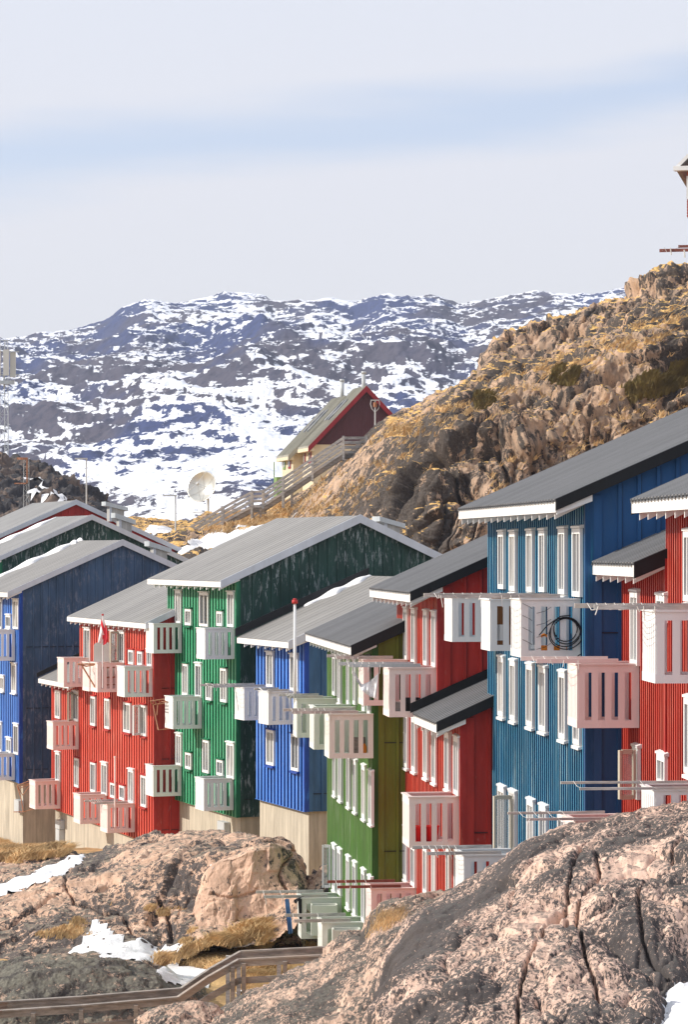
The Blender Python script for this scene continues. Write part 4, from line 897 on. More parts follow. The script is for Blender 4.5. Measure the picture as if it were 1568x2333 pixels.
# --- red house at the right edge
hr3 = House('apartment_house', 'red house cut by the right edge, with low and high corrugated roofs', G_, 1718, 38.0, 4.5, {'gable': 'red_gable', 'facade': 'red'})
sA = hr3.S(1527, 0); sF = hr3.S(1420, 0)
eA = -hr3.Dp(1443, sA + .28); zA = hr3.Zv(1141, -eA, sA + .28)
hr3.section(0, sA, zA, eA, -6.2, m=.44, rd=5, W=8, rake=.25, far_rake=.28, style='metal', pitch=.18, duty=.26, farbarge=True)
eB = -hr3.Dp(cx('Q', 1245), sA - .2); zB = hr3.Zv(cy('Q', 1152), -eB, sA - .2)
hr3.section(sA, sF, zB, eB, -6.2, m=.42, rd=3.6, W=4, rake=.0, far_rake=.15, style='metal', flash=.25, pitch=.18, duty=.26)
wins(hr3, 'Q', [(1197, 1245, 1330, 1800, 'd'), (1365, 1420, 1352, 1500, 'w'), (1540, 1580, 940, 1390, 'w')])
wins(hr3, 'H', [(1334, 1396, 1230, 1460, 'w'), (1540, 1590, 800, 1370, 'w'), (1150, 1192, 1170, 1500, 'd')])
hr3.win('H', 1155, 1190, 1175, 1560, 'd', swing=-105, leaf=.34)
bal(hr3, 'H', 758, 552, 1026, 'pinkwhite', rack=.75, rackm='pinkwhite', strings=4); bal(hr3, 'H', 1355, 150, 688, 'white', rack=.95, strings=7); bal(hr3, 'K', 1400, 118, 330, 'white', rack=1.15, strings=2)

# snow left on the far roofs, resting on the sheets against the next gable
def roof_snow(h, d0, d1, s0, s1, label, thick=.16):
    s_0, s_1, zw, top = h.secs[0]; V = []; nx = 60; ny = 16; P = np.zeros((ny, nx, 3))
    for j in range(ny):
        for i in range(nx):
            u = i / (nx - 1); v = j / (ny - 1); d = d0 + (d1 - d0) * u; wv = math.sin(math.pi * min(1, max(0, u))) ** .5 * (.75 + .25 * math.sin(u * 17 + 1.3)) 
            y = s1 - (s1 - s0) * v * wv; hgt = thick * (math.sin(math.pi * min(max(v * .9 + .1, 0), 1)) ** .5) * wv
            P[j, i] = (d, y, top(d) + .012 + hgt - (.03 if v in (0, 1) or u in (0, 1) else 0))
    W_ = np.array([(h.C[0] + p[0] * h.c - p[1] * h.sn, h.C[1] + p[0] * h.sn + p[1] * h.c, p[2]) for p in P.reshape(-1, 3)]).reshape(P.shape)
    o = gridmesh('roof_snow', W_, MT['snow']); tag(o, label, 'snow')
roof_snow(hb_, .5, 4.6, 6.3, 7.3, 'snow ridge on the grey roof against the dark green gable', .22)
roof_snow(h2, .2, 4.5, 5.5, 6.5, 'snow line on the roof against the far red gable', .16)
roof_snow(hb2, 1.7, 4.4, hb2.secs[0][1] - .7, hb2.secs[0][1] - .05, 'crest of snow on the royal blue house roof below the peeling green gable', .18)
roof_snow(hb_, 3.9, 4.9, 6.6, 7.3, 'short snow cap at the ridge of the navy house', .16)

# concrete ventilation housings behind the ridges
def vent(x0, x1, ytop, ybot, Z, label):
    a = at(x0, ybot, Z); b = at(x1, ytop, Z); wd = b.x - a.x
    r = empty('roof_vent', (a.x, a.y, a.z), R(18)); tag(r, label, 'roof vent', 'concrete ventilation housings on the roofs')
    hgt = b.z - a.z
    MB().prism([(0, 0), (wd, 0), (wd, hgt * .60), (0, hgt * .88)], 'y', 0, .7).build('vent_body', MT['vent_concrete'], r)
    c = MB(); c.prism([(-.25, hgt * .86), (wd + .18, hgt * .56), (wd + .18, hgt * .76), (-.25, hgt * 1.08)], 'y', -.12, .82); c.build('vent_cap', MT['galv'], r)
    MB().box(-.03, .1, -.02, .0, 0, hgt * .84).build('corner_strip', MT['silver'], r)
vent(cx('A', 970), cx('A', 1100), cy('A', 258), cy('A', 420), 134.5, 'concrete vent housing on the farthest red roof, leftmost of the three')
vent(cx('A', 1055), cx('A', 1165), cy('A', 360), cy('A', 560), 131.5, 'concrete vent housing between the far red and dark green roofs')
vent(cx('A', 1358), cx('A', 1478), cy('A', 610), cy('A', 810), 121.5, 'concrete vent housing just behind the navy gable slope')
vent(cx('C', 785), cx('C', 925), cy('C', 130), cy('C', 330), 101, 'concrete vent housing at the right end of the peeling green house roof')
for x, lab in ((145, 'small metal roof stub left of the green house ridge'), (368, 'small metal roof stub nearest the green house ridge')):
    p = at(cx('C', x), cy('C', 176), 103); r = empty('roof_stub', (p.x, p.y, p.z), R(18)); tag(r, lab, 'roof vent', 'small stubs on the green house roof')
    MB().box(0, .11, 0, .3, -.6, .16).build('stub_box', MT['silver'], r); MB().prism([(.11, .12), (.55, -.05), (.55, -.3), (.11, -.3)], 'y', .02, .28).build('stub_duct', MT['galv'], r)
# meter cabinets on the concrete bases
def facebox(h, crop, x, yt, yb, w_, mat, label, name='meter_cabinet', cat='cabinet', th=.12):
    s0 = h.S(cx(crop, x), 0); zt = h.Zv(cy(crop, yt), 0, s0); zb = h.Zv(cy(crop, yb), 0, s0)
    o = MB().box(-th, .11, s0 - w_ / 2, s0 + w_ / 2, zb, zt); ob = o.mesh(name); q = link(name, ob, MT[mat]); q.location = h.root.location; q.rotation_euler = h.root.rotation_euler
    tag(q, label, cat); return q
facebox(hr1, 'I', 418, 140, 200, .7, 'galv', 'upper grey cabinet on the concrete base of the red house'); facebox(hr1, 'I', 418, 204, 280, .6, 'galv', 'lower pale cabinet on the concrete base of the red house')
facebox(hg1, 'J', 115, 150, 225, .8, 'galv', 'square grey hatch in the concrete base of the green house')
facebox(hb_, 'I', 132, 0, 85, .8, 'galv', 'pale cabinet on the concrete base of the blue house')
# ------------------------------------------------------------------ house on the hill (two stepped units under steep roofs)
def hill_house():
    h = House('hill_house', 'pale yellow house with steep grey roof and plum gable standing above the cliff stairs', None, cx('L', 930), 210, 12, {'gable': 'plum', 'facade': 'yellow'})
    r = h.root; m = 1.06; P4 = lambda c, y, d, s: h.Zv(cy(c, y), d, s)
    ze = P4('L', 548, 0, 0); rd = h.Dp(cx('L', 1258), 0); zr = P4('L', 205, rd, 0); m = (zr - ze) / rd; W = rd * 2; zb = P4('L', 1000, 0, 0); zband = P4('L', 558, 0, 0)
    L1, L2 = 4.6, 4.9
    def unit(s0, s1, dx, dz, gable, bandm, trim, trim2):
        MB().prism([(dx, zb), (W + dx, zb), (W + dx, zband - .05 + dz), (dx, zband - .05 + dz)], 'y', s0, s1).build('wall', MT['yellow'], r)
        g = MB(); g.prism([(dx + .02, zband - .05 + dz), (W + dx - .02, zband - .05 + dz), (rd + dx, zr - .12 + dz), ], 'y', s0 - .03, s1)
        k = dx + .3
        while k < W + dx - .3:
            g.box(k, k + .05, s0 - .05, s0 - .03, zband - .04 + dz, min(zr - .5 + dz, ze + m * min(k - dx, W - (k - dx)) - .15 + dz)); k += .17
        g.build('gable_wall', MT[gable], r)
        for sd in (0, 1):
            b = MB(); n = 22
            x = lambda d: dx + (d if sd == 0 else W - d)
            b.prism([(x(-.45), ze - .45 * m + dz), (x(rd), zr + dz), (x(rd), zr + .16 + dz), (x(-.45), ze - .45 * m + .16 + dz)], 'y', s0 - .45, s1 + .05)
            y = s0 - .40
            while y < s1:
                b.prism([(x(-.45), ze - .45 * m + .16 + dz), (x(rd), zr + .16 + dz), (x(rd), zr + .20 + dz), (x(-.45), ze - .45 * m + .20 + dz)], 'y', y, y + .05); y += .35
            b.build('roof', MT['roof_tile'], r)
            b = MB(); b.prism([(x(-.5), ze - .5 * m - .32 + dz), (x(rd), zr - .34 + dz), (x(rd), zr + .14 + dz), (x(-.5), ze - .5 * m + .14 + dz)], 'y', s0 - .52, s0 - .455); b.build('barge_board', MT[trim], r)
        MB().box(dx - .50, dx - .0, s0 - .44, s1, ze - .72 + dz, ze - .45 + dz).build('eave_box', MT['yellow'], r)
    unit(0, L1, 0, 0, 'plum', 'yellow', 'maroon', 'maroon'); unit(L1 + .02, L1 + L2, -.75, -.55, 'plum', 'yellow', 'roof_tile', 'maroon')
    def hw(s0, s1, x, zt, zb_, mt):
        f = MB(); f.box(x - .06, x, s0, s1, zb_, zt); o = f.build('window', MT[mt], r)
        MB().box(x - .075, x - .0, s0 + .16, s1 - .16, zb_ + .16, zt - .16).build('pane', MT['glass'], o)
    zt = P4('L', 580, 0, 1.2); zl = P4('L', 682, 0, 1.2)
    hw(.75, 1.75, -.001, zt, zl, 'maroon'); hw(3.0, 4.0, -.001, zt, zl, 'maroon')
    zt = P4('L', 618, -.75, 6); zl = P4('L', 714, -.75, 6); hw(L1 + .9, L1 + 1.9, -.751, zt, zl, 'maroon'); hw(L1 + 3.2, L1 + 4.2, -.751, zt, zl, 'grass_green')
    for (s0, d, hh) in ((.6, rd, 1.35), (L1 + .6, rd - .8, 1.0)):
        MB().tube([(d, s0, zr - .6), (d, s0, zr + hh - .2)], .17, 12).tube([(d, s0, zr + hh - .2), (d, s0, zr + hh)], .20, 12).build('chimney', MT['galv'], r, True)
    for (s0, d0, d1, dx, dz) in ((1.7, 1.6, 3.2, 0, 0), (3.0, 1.6, 3.2, 0, 0), (L1 + .9, 1.4, 3.1, -.75, -.55), (L1 + 2.4, 1.4, 3.1, -.75, -.55)):
        b = MB(); b.prism([(dx + d0, ze + m * d0 + .20 + dz), (dx + d1, ze + m * d1 + .20 + dz), (dx + d1, ze + m * d1 + .30 + dz), (dx + d0, ze + m * d0 + .30 + dz)], 'y', s0, s0 + .5); b.build('skylight', MT['glass'], r)
    zp = P4('L', 745, -1.2, 9); MB().box(-1.35, -.75, L1 + L2 - .8, L1 + L2 + .5, zp - 3, zp - .3).box(-1.37, -1.30, L1 + L2 + .4, L1 + L2 + .5, zp - .3, zp + 1.0).build('porch', MT['grass_green'], r)
hill_house()

# ------------------------------------------------------------------ wooden stairs up the slope
def stairs():
    Z = 153.0
    pt = [(392, 1226), (409.6, 1213.8), (438, 1197), (506.4, 1155.7), (573.5, 1119.5), (599.4, 1118), (645, 1088), (712, 1042.7), (782.6, 995.7), (835, 995.7)]
    Zs = [Z - 1, Z, Z, Z, Z, Z, Z, Z, Z, Z + 1.5]
    r0 = at(409, 1250, Z); root = empty('wooden_stairs', r0); tag(root, 'long weathered grey wooden stairs climbing the slope towards the yellow house', 'stairs')
    W3 = [at(x, y, z) - r0 for (x, y), z in zip(pt, Zs)]
    hgt = 1.05
    for side, off in (('near', 0), ('far', 1.5)):
        o3 = Vector((0, off, 0))
        for i in range(len(W3) - 1):
            a, b = W3[i] + o3, W3[i + 1] + o3
            for k, (dz, hh) in enumerate(((-.03, .10), (-.29, .13), (-.57, .13), (-.88, .15))):
                MB().bar(a + Vector((0, -.02, dz)), b + Vector((0, -.02, dz)), .045, hh).build('rail_board', MT['wood'], root)
        for i, p in enumerate(W3):
            if i == 0: continue
            low = 1.75 if i in (3, 4, 6) else 1.35
            MB().box(p.x - .07, p.x + .07, p.y + off - .10, p.y + off + .04, p.z - low, p.z + .06).build('post', MT['wood'], root)
            if i in (3, 4, 6, 2) and side == 'far':
                MB().box(p.x + .45, p.x + .60, p.y - .3, p.y - .15, p.z - 2.2, p.z - .9).bar(p + Vector((.1, -.2, -1.5)), p + Vector((.9, -.2, -.9)), .08, .1).build('support_post', MT['wood_brown'], root)
    st = MB(); tr = MB()
    for i in range(len(W3) - 1):
        a, b = W3[i], W3[i + 1]
        for off in (.05, 1.4): st.bar(a + Vector((0, off, -1.1)), b + Vector((0, off, -1.1)), .08, .24)
        n = max(1, int((b - a).length / .36))
        for k in range(n):
            p = a + (b - a) * ((k + .5) / n); tr.box(p.x - .16, p.x + .16, p.y + .04, p.y + 1.42, p.z - 1.02, p.z - .97)
    st.build('stringer', MT['wood_brown'], root); tr.build('treads', MT['wood_brown'], root)
stairs()

# ------------------------------------------------------------------ boardwalk with railing in the foreground valley
def boardwalk():
    root = empty('boardwalk', at(300, 2290, 62)); r0 = root.location.copy(); tag(root, 'weathered wooden boardwalk railing running along the bottom left and up behind the rocks', 'boardwalk')
    Zp = [60.5, 61.2, 61.5, 61.8, 62, 62.2, 62.4, 62.2]
    pt = [(-60, 2309), (0, 2304), (183, 2292), (311, 2281), (405, 2273), (473, 2227), (544, 2187), (740, 2177)]
    W3 = [at(x, y, z) - r0 for (x, y), z in zip(pt, Zp)]
    for off, lab in ((0, 0), (1.25, 1)):
        o3 = Vector((0, off, 0))
        for i in range(len(W3) - 1):
            if i == 2: j = 3
            a, b = W3[i] + o3, W3[i + 1] + o3
            MB().bar(a + Vector((0, -.04, -.07)), b + Vector((0, -.04, -.07)), .045, .14).bar(a + Vector((0, 0, .02)), b + Vector((0, 0, .02)), .16, .04).build('top_rail', MT['wood_brown'], root)
            if not lab: MB().bar(a + Vector((0, -.04, -.47)), b + Vector((0, -.04, -.47)), .045, .15).build('mid_rail', MT['wood_brown'], root)
    for x in (-30, 77, 186, 311, 531, 556, 650, 725):
        xs = [p[0] for p in pt]; t = np.interp(x, xs, range(len(xs))); i = int(min(t, len(xs) - 2)); f = t - i; p = W3[i] + (W3[i + 1] - W3[i]) * f
        MB().box(p.x - .05, p.x + .05, p.y - .17, p.y - .07, p.z - 1.6, p.z - .06).build('post', MT['wood_brown'], root)
        MB().box(p.x - .05 - .18, p.x + .05 - .18, p.y + 1.30, p.y + 1.40, p.z - 1.6, p.z - .02).build('post', MT['wood'], root)
    d = MB()
    for i in range(len(W3) - 1):
        a, b = W3[i], W3[i + 1]; n = max(1, int((b - a).length / .16)); t = (b - a).normalized()
        for k in range(n):
            p = a + (b - a) * ((k + .5) / n); d.bar(p + Vector((0, .0, -1.35)), p + Vector((0, 1.25, -1.35)), .14, .04)
    d.build('deck', MT['wood'], root)
boardwalk()

# ------------------------------------------------------------------ satellite dish on the knoll
def dish():
    Z = 172.0; c = at(459, 1108, Z); sc = Z / F; root = empty('satellite_dish', at(470, 1162, Z)); r0 = root.location.copy()
    tag(root, 'large pale parabolic dish on a short mast beside the wooden stairs', 'satellite dish')
    ax = Vector((-.40, -.86, .30)).normalized(); u = ax.cross(Vector((0, 0, 1))).normalized(); v = u.cross(ax).normalized(); Rr = 1.06; o = c - r0
    b = MB(); nr, na = 12, 48; dep_ = .40
    for side, off in ((0, 0), (1, -.035)):
        base = len(b.v); b.v.append(tuple(o - ax * (dep_ - off * 0) + ax * off))
        for i in range(1, nr + 1):
            rr = Rr * i / nr; zz = dep_ * (i / nr) ** 2 - dep_ + off
            for k in range(na):
                an = 2 * math.pi * k / na; b.v.append(tuple(o + u * rr * math.cos(an) + v * rr * math.sin(an) + ax * zz))
        for k in range(na):
            b.f.append((base, base + 1 + k, base + 1 + (k + 1) % na))
            for i in range(nr - 1):
                q = base + 1 + i * na; b.f.append((q + k, q + na + k, q + na + (k + 1) % na, q + (k + 1) % na))
        if side == 0: rim0 = base + 1 + (nr - 1) * na
        else:
            rim1 = base + 1 + (nr - 1) * na
            for k in range(na): b.f.append((rim0 + k, rim0 + (k + 1) % na, rim1 + (k + 1) % na, rim1 + k))
    m, t, bs = newmat('satin_dish_metal'); bs.inputs['Base Color'].default_value = (.62, .61, .56, 1); bs.inputs['Metallic'].default_value = .55; bs.inputs['Roughness'].default_value = .32
    b.build('reflector', m, root, True)
    s = MB(); hub = o + ax * .55
    for an in (R(100), R(195), R(265), R(340)): s.tube([o + u * Rr * .98 * math.cos(an) + v * Rr * .98 * math.sin(an), hub], .016, 5)
    s.build('feed_struts', MT['galv'], root)
    MB().tube([hub - ax * .1, hub + ax * .12], .07, 10).build('feed_horn', MT['galv'], root)
    sm_ = MB(); 
    for an in (R(20), R(80), R(140), R(200), R(260), R(320)): sm_.tube([o - ax * (dep_ - .012), o + u * Rr * .5 * math.cos(an) + v * Rr * .5 * math.sin(an) - ax * (dep_ * .75 - .012), o + u * Rr * .98 * math.cos(an) + v * Rr * .98 * math.sin(an) + ax * -.01], .008, 4)
    sm_.build('panel_seams', MT['wood'], root)
    p = MB(); p.tube([Vector((0.1, .5, -.5)), Vector((0.1, .5, .7)), o - ax * (dep_ + .1)], .07, 8); p.tube([Vector((.1, .5, -.1)), Vector((-.9, .6, -.15))], .03, 6); p.box(-.3, .7, .3, .9, -.35, -.2).build('mast', MT['galv'], root)
dish()

# ------------------------------------------------------------------ poles
def pole(name, label, cat, x, y0, y1, Z, r, mat='galv', head=None, group=None):
    b0 = at(x, y1, Z); root = empty(name, b0); tag(root, label, cat, group); h = (y1 - y0) / F * Z
    MB().tube([(0, 0, -1.5), (0, 0, h)], r, 8, r * .7).build('pole', MT[mat], root)
    if head == 'flat': MB().box(-.75, .06, -.09, .09, h - .02, h + .07).build('lamp_head', MT['galv'], root)
    if head == 'short': MB().box(-.35, .05, -.09, .09, h - .04, h + .06).build('lamp_head', MT['galv'], root)
    return root, h
pole('street_lamp', 'tall thin street lamp behind the far red roof', 'street lamp', 197, 1046, 1150, 170, .055, head='flat', group='thin lamps behind the roofs')
pole('street_lamp', 'thin street lamp at the foot of the wooden stairs', 'street lamp', 400, 1130, 1232, 158, .06, head='flat', group='thin lamps behind the roofs')
def lattice(x, y0, y1, Z, wd, name, label, antennas):
    b0 = at(x, y1, Z); root = empty(name, b0); tag(root, label, 'mast'); h = (y1 - y0) / F * Z
    L_ = [(-wd, 0), (wd, 0), (0, wd * 1.5)]; 
    for a in L_: MB().tube([(a[0], a[1], -2), (a[0] * .85, a[1] * .85, h)], wd * .09, 6).build('mast_leg', MT['galv'], root)
    b = MB(); n = int(h / (wd * 2.2))
    for k in range(n):
        z0, z1 = h * k / n, h * (k + 1) / n
        for i in range(3):
            p, q = L_[i], L_[(i + 1) % 3]; 
            if k % 2: p, q = q, p
            b.tube([(p[0], p[1], z0), (q[0], q[1], z1)], wd * .045, 4); b.tube([(p[0], p[1], z1), (q[0], q[1], z1)], wd * .04, 4)
    b.build('bracing', MT['galv'], root)
    return root, h
root, h = lattice(9, 776, 1090, 245, .42, 'radio_mast', 'tall lattice radio mast with panel antennas at the left edge', True)
for (dx, dy, z) in ((-.55, -.2, -2.0), (.28, -.6, -2.0), (.80, .3, -2.1), (-1.0, .4, -2.2)):
    MB().box(dx - .26, dx + .26, dy - .12, dy + .12, h + z - 1.5 + .2, h + z + 1.1).build('panel_antenna', MT['ptfe'], root)
MB().box(-1.4, 1.4, -.08, .08, h - 1.1, h - 1.0).box(-1.4, 1.4, .35, .45, h - 3.2, h - 3.1).box(-.06, .06, .0, .4, h - 4.5, h - 1.0).box(-.9, 1.0, -.5, .0, h - 4.1, h - 3.75).build('antenna_frame', MT['galv'], root)
root, h = lattice(60, 1046, 1145, 200, .22, 'lattice_pole', 'short lattice pole with a small arm in front of the dark hill', False)
MB().box(-.7, .1, -.05, .05, h - .05, h + .12).box(.0, .1, -.04, .04, h - 1.9, h - .0).box(-.9, .1, -.04, .04, h - 1.9, h - 1.8).build('arm', MT['rust'], root)
root, h = pole('street_lamp', 'street lamp with a curved twin bracket on the rocky crest beside the plum gable', 'street lamp', 855, 912, 990, 172, .06)
b = MB()
for sgn in (-1, 1): b.tube([(0, 0, h - .8), (sgn * .22, 0, h - .55), (sgn * .30, 0, h - .25), (sgn * .26, 0, h)], .03, 6)
b.build('bracket', MT['galv'], root); MB().tube([(0, 0, h - .45), (0, 0, h - .15)], .12, 10).build('lamp_globe', MT['rust'], root); MB().box(-.28, .28, -.06, .06, h - .03, h + .03).build('lamp_head', MT['galv'], root)
# tall flagpole with a red ball on the royal blue house
pp = BLUEB.matrix_world.translation
def wpt(h, d, s, z): return Vector((h.C[0] + d * h.c - s * h.sn, h.C[1] + d * h.sn + s * h.c, z))
s_ = hb2.S(672, -.95); zt_ = hb2.Zv(1368, -.95, s_); zb_ = hb2.Zv(1580, -.95, s_); p0 = wpt(hb2, -.95, s_, zb_)
root = empty('flagpole', p0); tag(root, 'bare white flagpole with a red top standing on a blue house balcony', 'flagpole')
MB().tube([(0, 0, -1.0), (0, 0, zt_ - zb_ - .08)], .058, 10, .045).build('pole', MT['white'], root, True)
MB().tube([(0, 0, zt_ - zb_ - .1), (0, 0, zt_ - zb_ + .02)], .095, 12).tube([(0, 0, zt_ - zb_ + .02), (0, 0, zt_ - zb_ + .07)], .06, 10).build('pole_cap', MT['redcap'], root, True)
# small flag on the red house
s_ = hr1.S(cx('P', 380), -1.0); zt_ = hr1.Zv(cy('P', 105), -1.0, s_); zb_ = hr1.Zv(cy('P', 735), -1.0, s_); p0 = wpt(hr1, -1.0, s_, zb_)
root = empty('flag', p0); tag(root, 'small limp red and white flag on a pole above the red house balcony', 'flag'); H_ = zt_ - zb_
MB().tube([(0, 0, -1), (0, 0, H_)], .022, 8).build('pole', MT['white'], root); MB().tube([(0, 0, H_ - .02), (0, 0, H_ + .05)], .045, 10).build('pole_cap', MT['redcap'], root)
def flagmesh():
    P = np.zeros((28, 20, 3)); hgt = 1.0
    for j in range(28):
        for i in range(20):
            v = j / 27; u = i / 19; wd = .06 + .36 * v ** .8
            x = (u - .5 + .12 * math.sin(v * 3)) * wd * (1 - .45 * max(0, v - .8) / .2 * abs(u - .35)); y = -.06 + .07 * math.sin(u * 9 + v * 4) * v; z = H_ - .06 - v * hgt - .12 * (1 - abs(u - .6) * 1.6) * v
            P[j, i] = (x, y, z)
    return P
fm, t, bs = newmat('red_white_cloth'); sep_ = N(t, 'ShaderNodeSeparateXYZ'); L(t, obc(t), sep_.inputs[0])
xx_ = M(t, 'ADD', M(t, 'MULTIPLY', M(t, 'SUBTRACT', sep_.outputs[2], H_ - .35), .35), sep_.outputs[0])
band = ramp(t, M(t, 'ABSOLUTE', M(t, 'SUBTRACT', xx_, -.03)), .055, .06); low = ramp(t, sep_.outputs[2], H_ - .78, H_ - .77)
fac = M(t, 'SUBTRACT', M(t, 'MULTIPLY', band, low), M(t, 'MULTIPLY', M(t, 'MULTIPLY', band, low), ramp(t, sep_.outputs[0], .08, .09)))
hi = ramp(t, sep_.outputs[0], -.02, .0, 1, 0); fac2 = M(t, 'MAXIMUM', fac, M(t, 'MULTIPLY', M(t, 'SUBTRACT', 1.0, low), hi))
L(t, mix(t, fac2, (.72, .03, .05), (.85, .83, .83)), bs.inputs['Base Color']); bs.inputs['Roughness'].default_value = .8
fo = gridmesh('cloth', flagmesh(), fm); fo.parent = root
# square dish / windbreak panel on the same balcony
s0 = hr1.S(cx('P', 535), -.7); s1 = hr1.S(cx('P', 258), -.7); zt_ = hr1.Zv(cy('P', 468), -.7, s0); zb_ = hr1.Zv(cy('P', 740), -.7, s0)
b = MB(); c0 = wpt(hr1, -.05, s0, zb_); 
# the panel faces the camera: it stands across the balcony
x0, x1 = cx('P', 258), cx('P', 535); Yp = hr1.Y(-.6, hr1.S((x0 + x1) / 2, -.6)) + .1; A_ = at(x0, cy('P', 740), Yp); B_ = at(x1, cy('P', 468), Yp); wd, hg = B_.x - A_.x, B_.z - A_.z
pts = []; rr = .17
for cxx, czz, a0 in ((wd - rr, hg - rr, 0), (rr, hg - rr, 90)):
    for k in range(7): an = R(a0 + k * 15); pts.append((cxx + rr * math.cos(an), czz + rr * math.sin(an)))
pts += [(0.0, -.5), (wd, -.5)]
b = MB(); b.prism(pts, 'y', 0, .05); q = b.build('windbreak_panel', MT['ptfe']); q.location = A_; q.rotation_euler = (0, 0, R(6)); tag(q, 'off white panel with rounded top corners standing on the red house balcony', 'panel')
# thin white pole on the lower red house balcony
s_ = hr1.S(cx('E', 1015), -.9); zt_ = hr1.Zv(cy('E', 935), -.9, s_); zb_ = hr1.Zv(cy('E', 1340), -.9, s_); q = MB().tube([(0, 0, -.9), (0, 0, zt_ - zb_)], .035, 8).tube([(0, 0, zt_ - zb_), (0, 0, zt_ - zb_ + .06)], .05, 8).build('thin_pole', MT['pinkwhite']); q.location = wpt(hr1, -.9, s_, zb_)
tag(q, 'thin bare white pole rising from the lowest red house balcony', 'pole')
# rusty folding frames hung outside balconies
def tubes(name, label, lines, Y, mat, r=.022, cat='frame', dy=0.):
    root = empty(name, at(cx(*lines[0][0][:2]), cy(lines[0][0][0], lines[0][0][2]), Y)); r0 = root.location.copy(); b = MB()
    for ln in lines: b.tube([at(cx(c, x), cy(c, y), Y + (o[0] if o else 0)) - r0 for c, x, y, *o in ln], r, 6)
    me = b.mesh(name); bpy.data.objects.remove(root); q = link(name, me, MT[mat]); q.location = r0; tag(q, label, cat, 'folding drying frames on balconies'); return q
Yg = hg1.Y(-1.15, hg1.S(cx('F', 200), -1.1))
tubes('drying_frame', 'rusty folding frame hooked on the left of a green house balcony', [[('F', 20, 435), ('F', 140, 418), ('F', 160, 452, .6), ('F', 45, 468, .6), ('F', 20, 435)], [('F', 45, 468, .5), ('F', 90, 690), ('F', 190, 678)], [('F', 85, 470), ('F', 78, 560)], [('F', 60, 430), ('F', 70, 465, .6)], [('F', 95, 425), ('F', 110, 460, .6)], [('F', 120, 440, .3), ('F', 215, 448)]], Yg, 'rust')
Yr = hr1.Y(-1.2, hr1.S(cx('E', 270), -1.1))
tubes('drying_frame', 'rusty folding frame beside the lowest left balcony of the red house', [[('E', 150, 1180), ('E', 250, 1142), ('E', 268, 1180, .4), ('E', 200, 1265, .3), ('E', 150, 1180)], [('E', 150, 1180), ('E', 185, 1290), ('E', 205, 1412), ('E', 290, 1388)], [('E', 165, 1190), ('E', 262, 1158)], [('E', 175, 1205), ('E', 264, 1170)], [('E', 120, 1412), ('E', 205, 1412)]], Yr, 'rust')
Yr = hr1.Y(-1.4, hr1.S(cx('E', 850), -1.1))
tubes('drying_frame', 'peach coloured wooden frames leaning on the red house flag balcony', [[('P', 50, 752), ('P', 340, 752), ('P', 160, 780, .3), ('P', 50, 752)], [('P', 110, 780), ('P', 280, 1060)], [('P', 395, 735), ('P', 410, 1030), ('P', 590, 1018, .5), ('P', 640, 735, .5), ('P', 395, 735)], [('P', 430, 800), ('P', 600, 790, .4)], [('P', 430, 930), ('P', 600, 920, .4)]], Yr, 'rust', .035)

# planter boxes hung outside the lowest leaf green balconies
def planter(crop, x0, x1, yt, yf, yb, label, h, bo):
    s0 = bo.location.y; Yp = h.Y(-1.0, s0) - .42; a = at(cx(crop, x0), cy(crop, yb), Yp); b = at(cx(crop, x1), cy(crop, yf), Yp); wd, hg = b.x - a.x, b.z - a.z
    r = empty('planter_box', a, R(3)); tag(r, label, 'planter', 'pale planter boxes on low balconies'); th = .04; dp = .36
    MB().box(0, wd, 0, th, 0, hg).build('front_board', MT['cream'], r); MB().box(0, wd, dp - th, dp, 0, hg + .02).build('back_board', MT['cream'], r)
    MB().box(-th, 0, 0, dp, 0, hg + .02).build('end_board', MT['cream'], r); MB().box(wd, wd + th, 0, dp, 0, hg + .02).build('end_board', MT['cream'], r)
    MB().box(0, wd, th, dp - th, 0, hg - .14).build('soil', MT['wood_brown'], r)
planter('M', 690, 1000, 730, 812, 1210, 'pale green planter box on the upper of the two lowest balconies', hg2, g8)
planter('M', 975, 1305, 1055, 1135, 1400, 'pale planter box with peeling streaks on the lowest balcony above the rock', hg2, g9)

# washing
def cloth(name, label, pts_top, drops, Y, col, cat='laundry', bulge=.05, rough=.8):
    """a hanging sheet: top line and hem line in picture units at a true distance"""
    m, t, bs = newmat(name + '_cloth'); n = noise(t, obc(t), 3, 4); L(t, mix(t, ramp(t, n, .4, .6), tuple(v * .75 for v in col), tuple(min(1, v * 1.15) for v in col)), bs.inputs['Base Color']); bs.inputs['Roughness'].default_value = rough
    nu, nv = 24, 26; P = np.zeros((nv * 2, nu, 3)); tx = np.linspace(0, 1, nu)
    X0 = np.interp(tx, np.linspace(0, 1, len(pts_top)), [p[0] for p in pts_top]); Y0_ = np.interp(tx, np.linspace(0, 1, len(pts_top)), [p[1] for p in pts_top])
    X1 = np.interp(tx, np.linspace(0, 1, len(drops)), [p[0] for p in drops]); Y1_ = np.interp(tx, np.linspace(0, 1, len(drops)), [p[1] for p in drops])
    for j in range(nv):
        v = j / (nv - 1)
        for i in range(nu):
            u = tx[i]; w_ = bulge * (math.sin(u * 11 + 1) + .5 * math.sin(u * 23 + v * 3)) * (.25 + v)
            p = at(X0[i] + (X1[i] - X0[i]) * v, Y0_[i] + (Y1_[i] - Y0_[i]) * v, Y - abs(w_)); P[j, i] = p; P[2 * nv - 1 - j, i] = (p.x, p.y + .02 + bulge, p.z)
    c = P.reshape(-1, 3).mean(0); o = gridmesh(name, P - c, m); o.location = c; tag(o, label, cat); return o
J_ = lambda x, y: (cx('M', x), cy('M', y))
Yj = hg2.Y(-1.7, g8.location.y) - .1
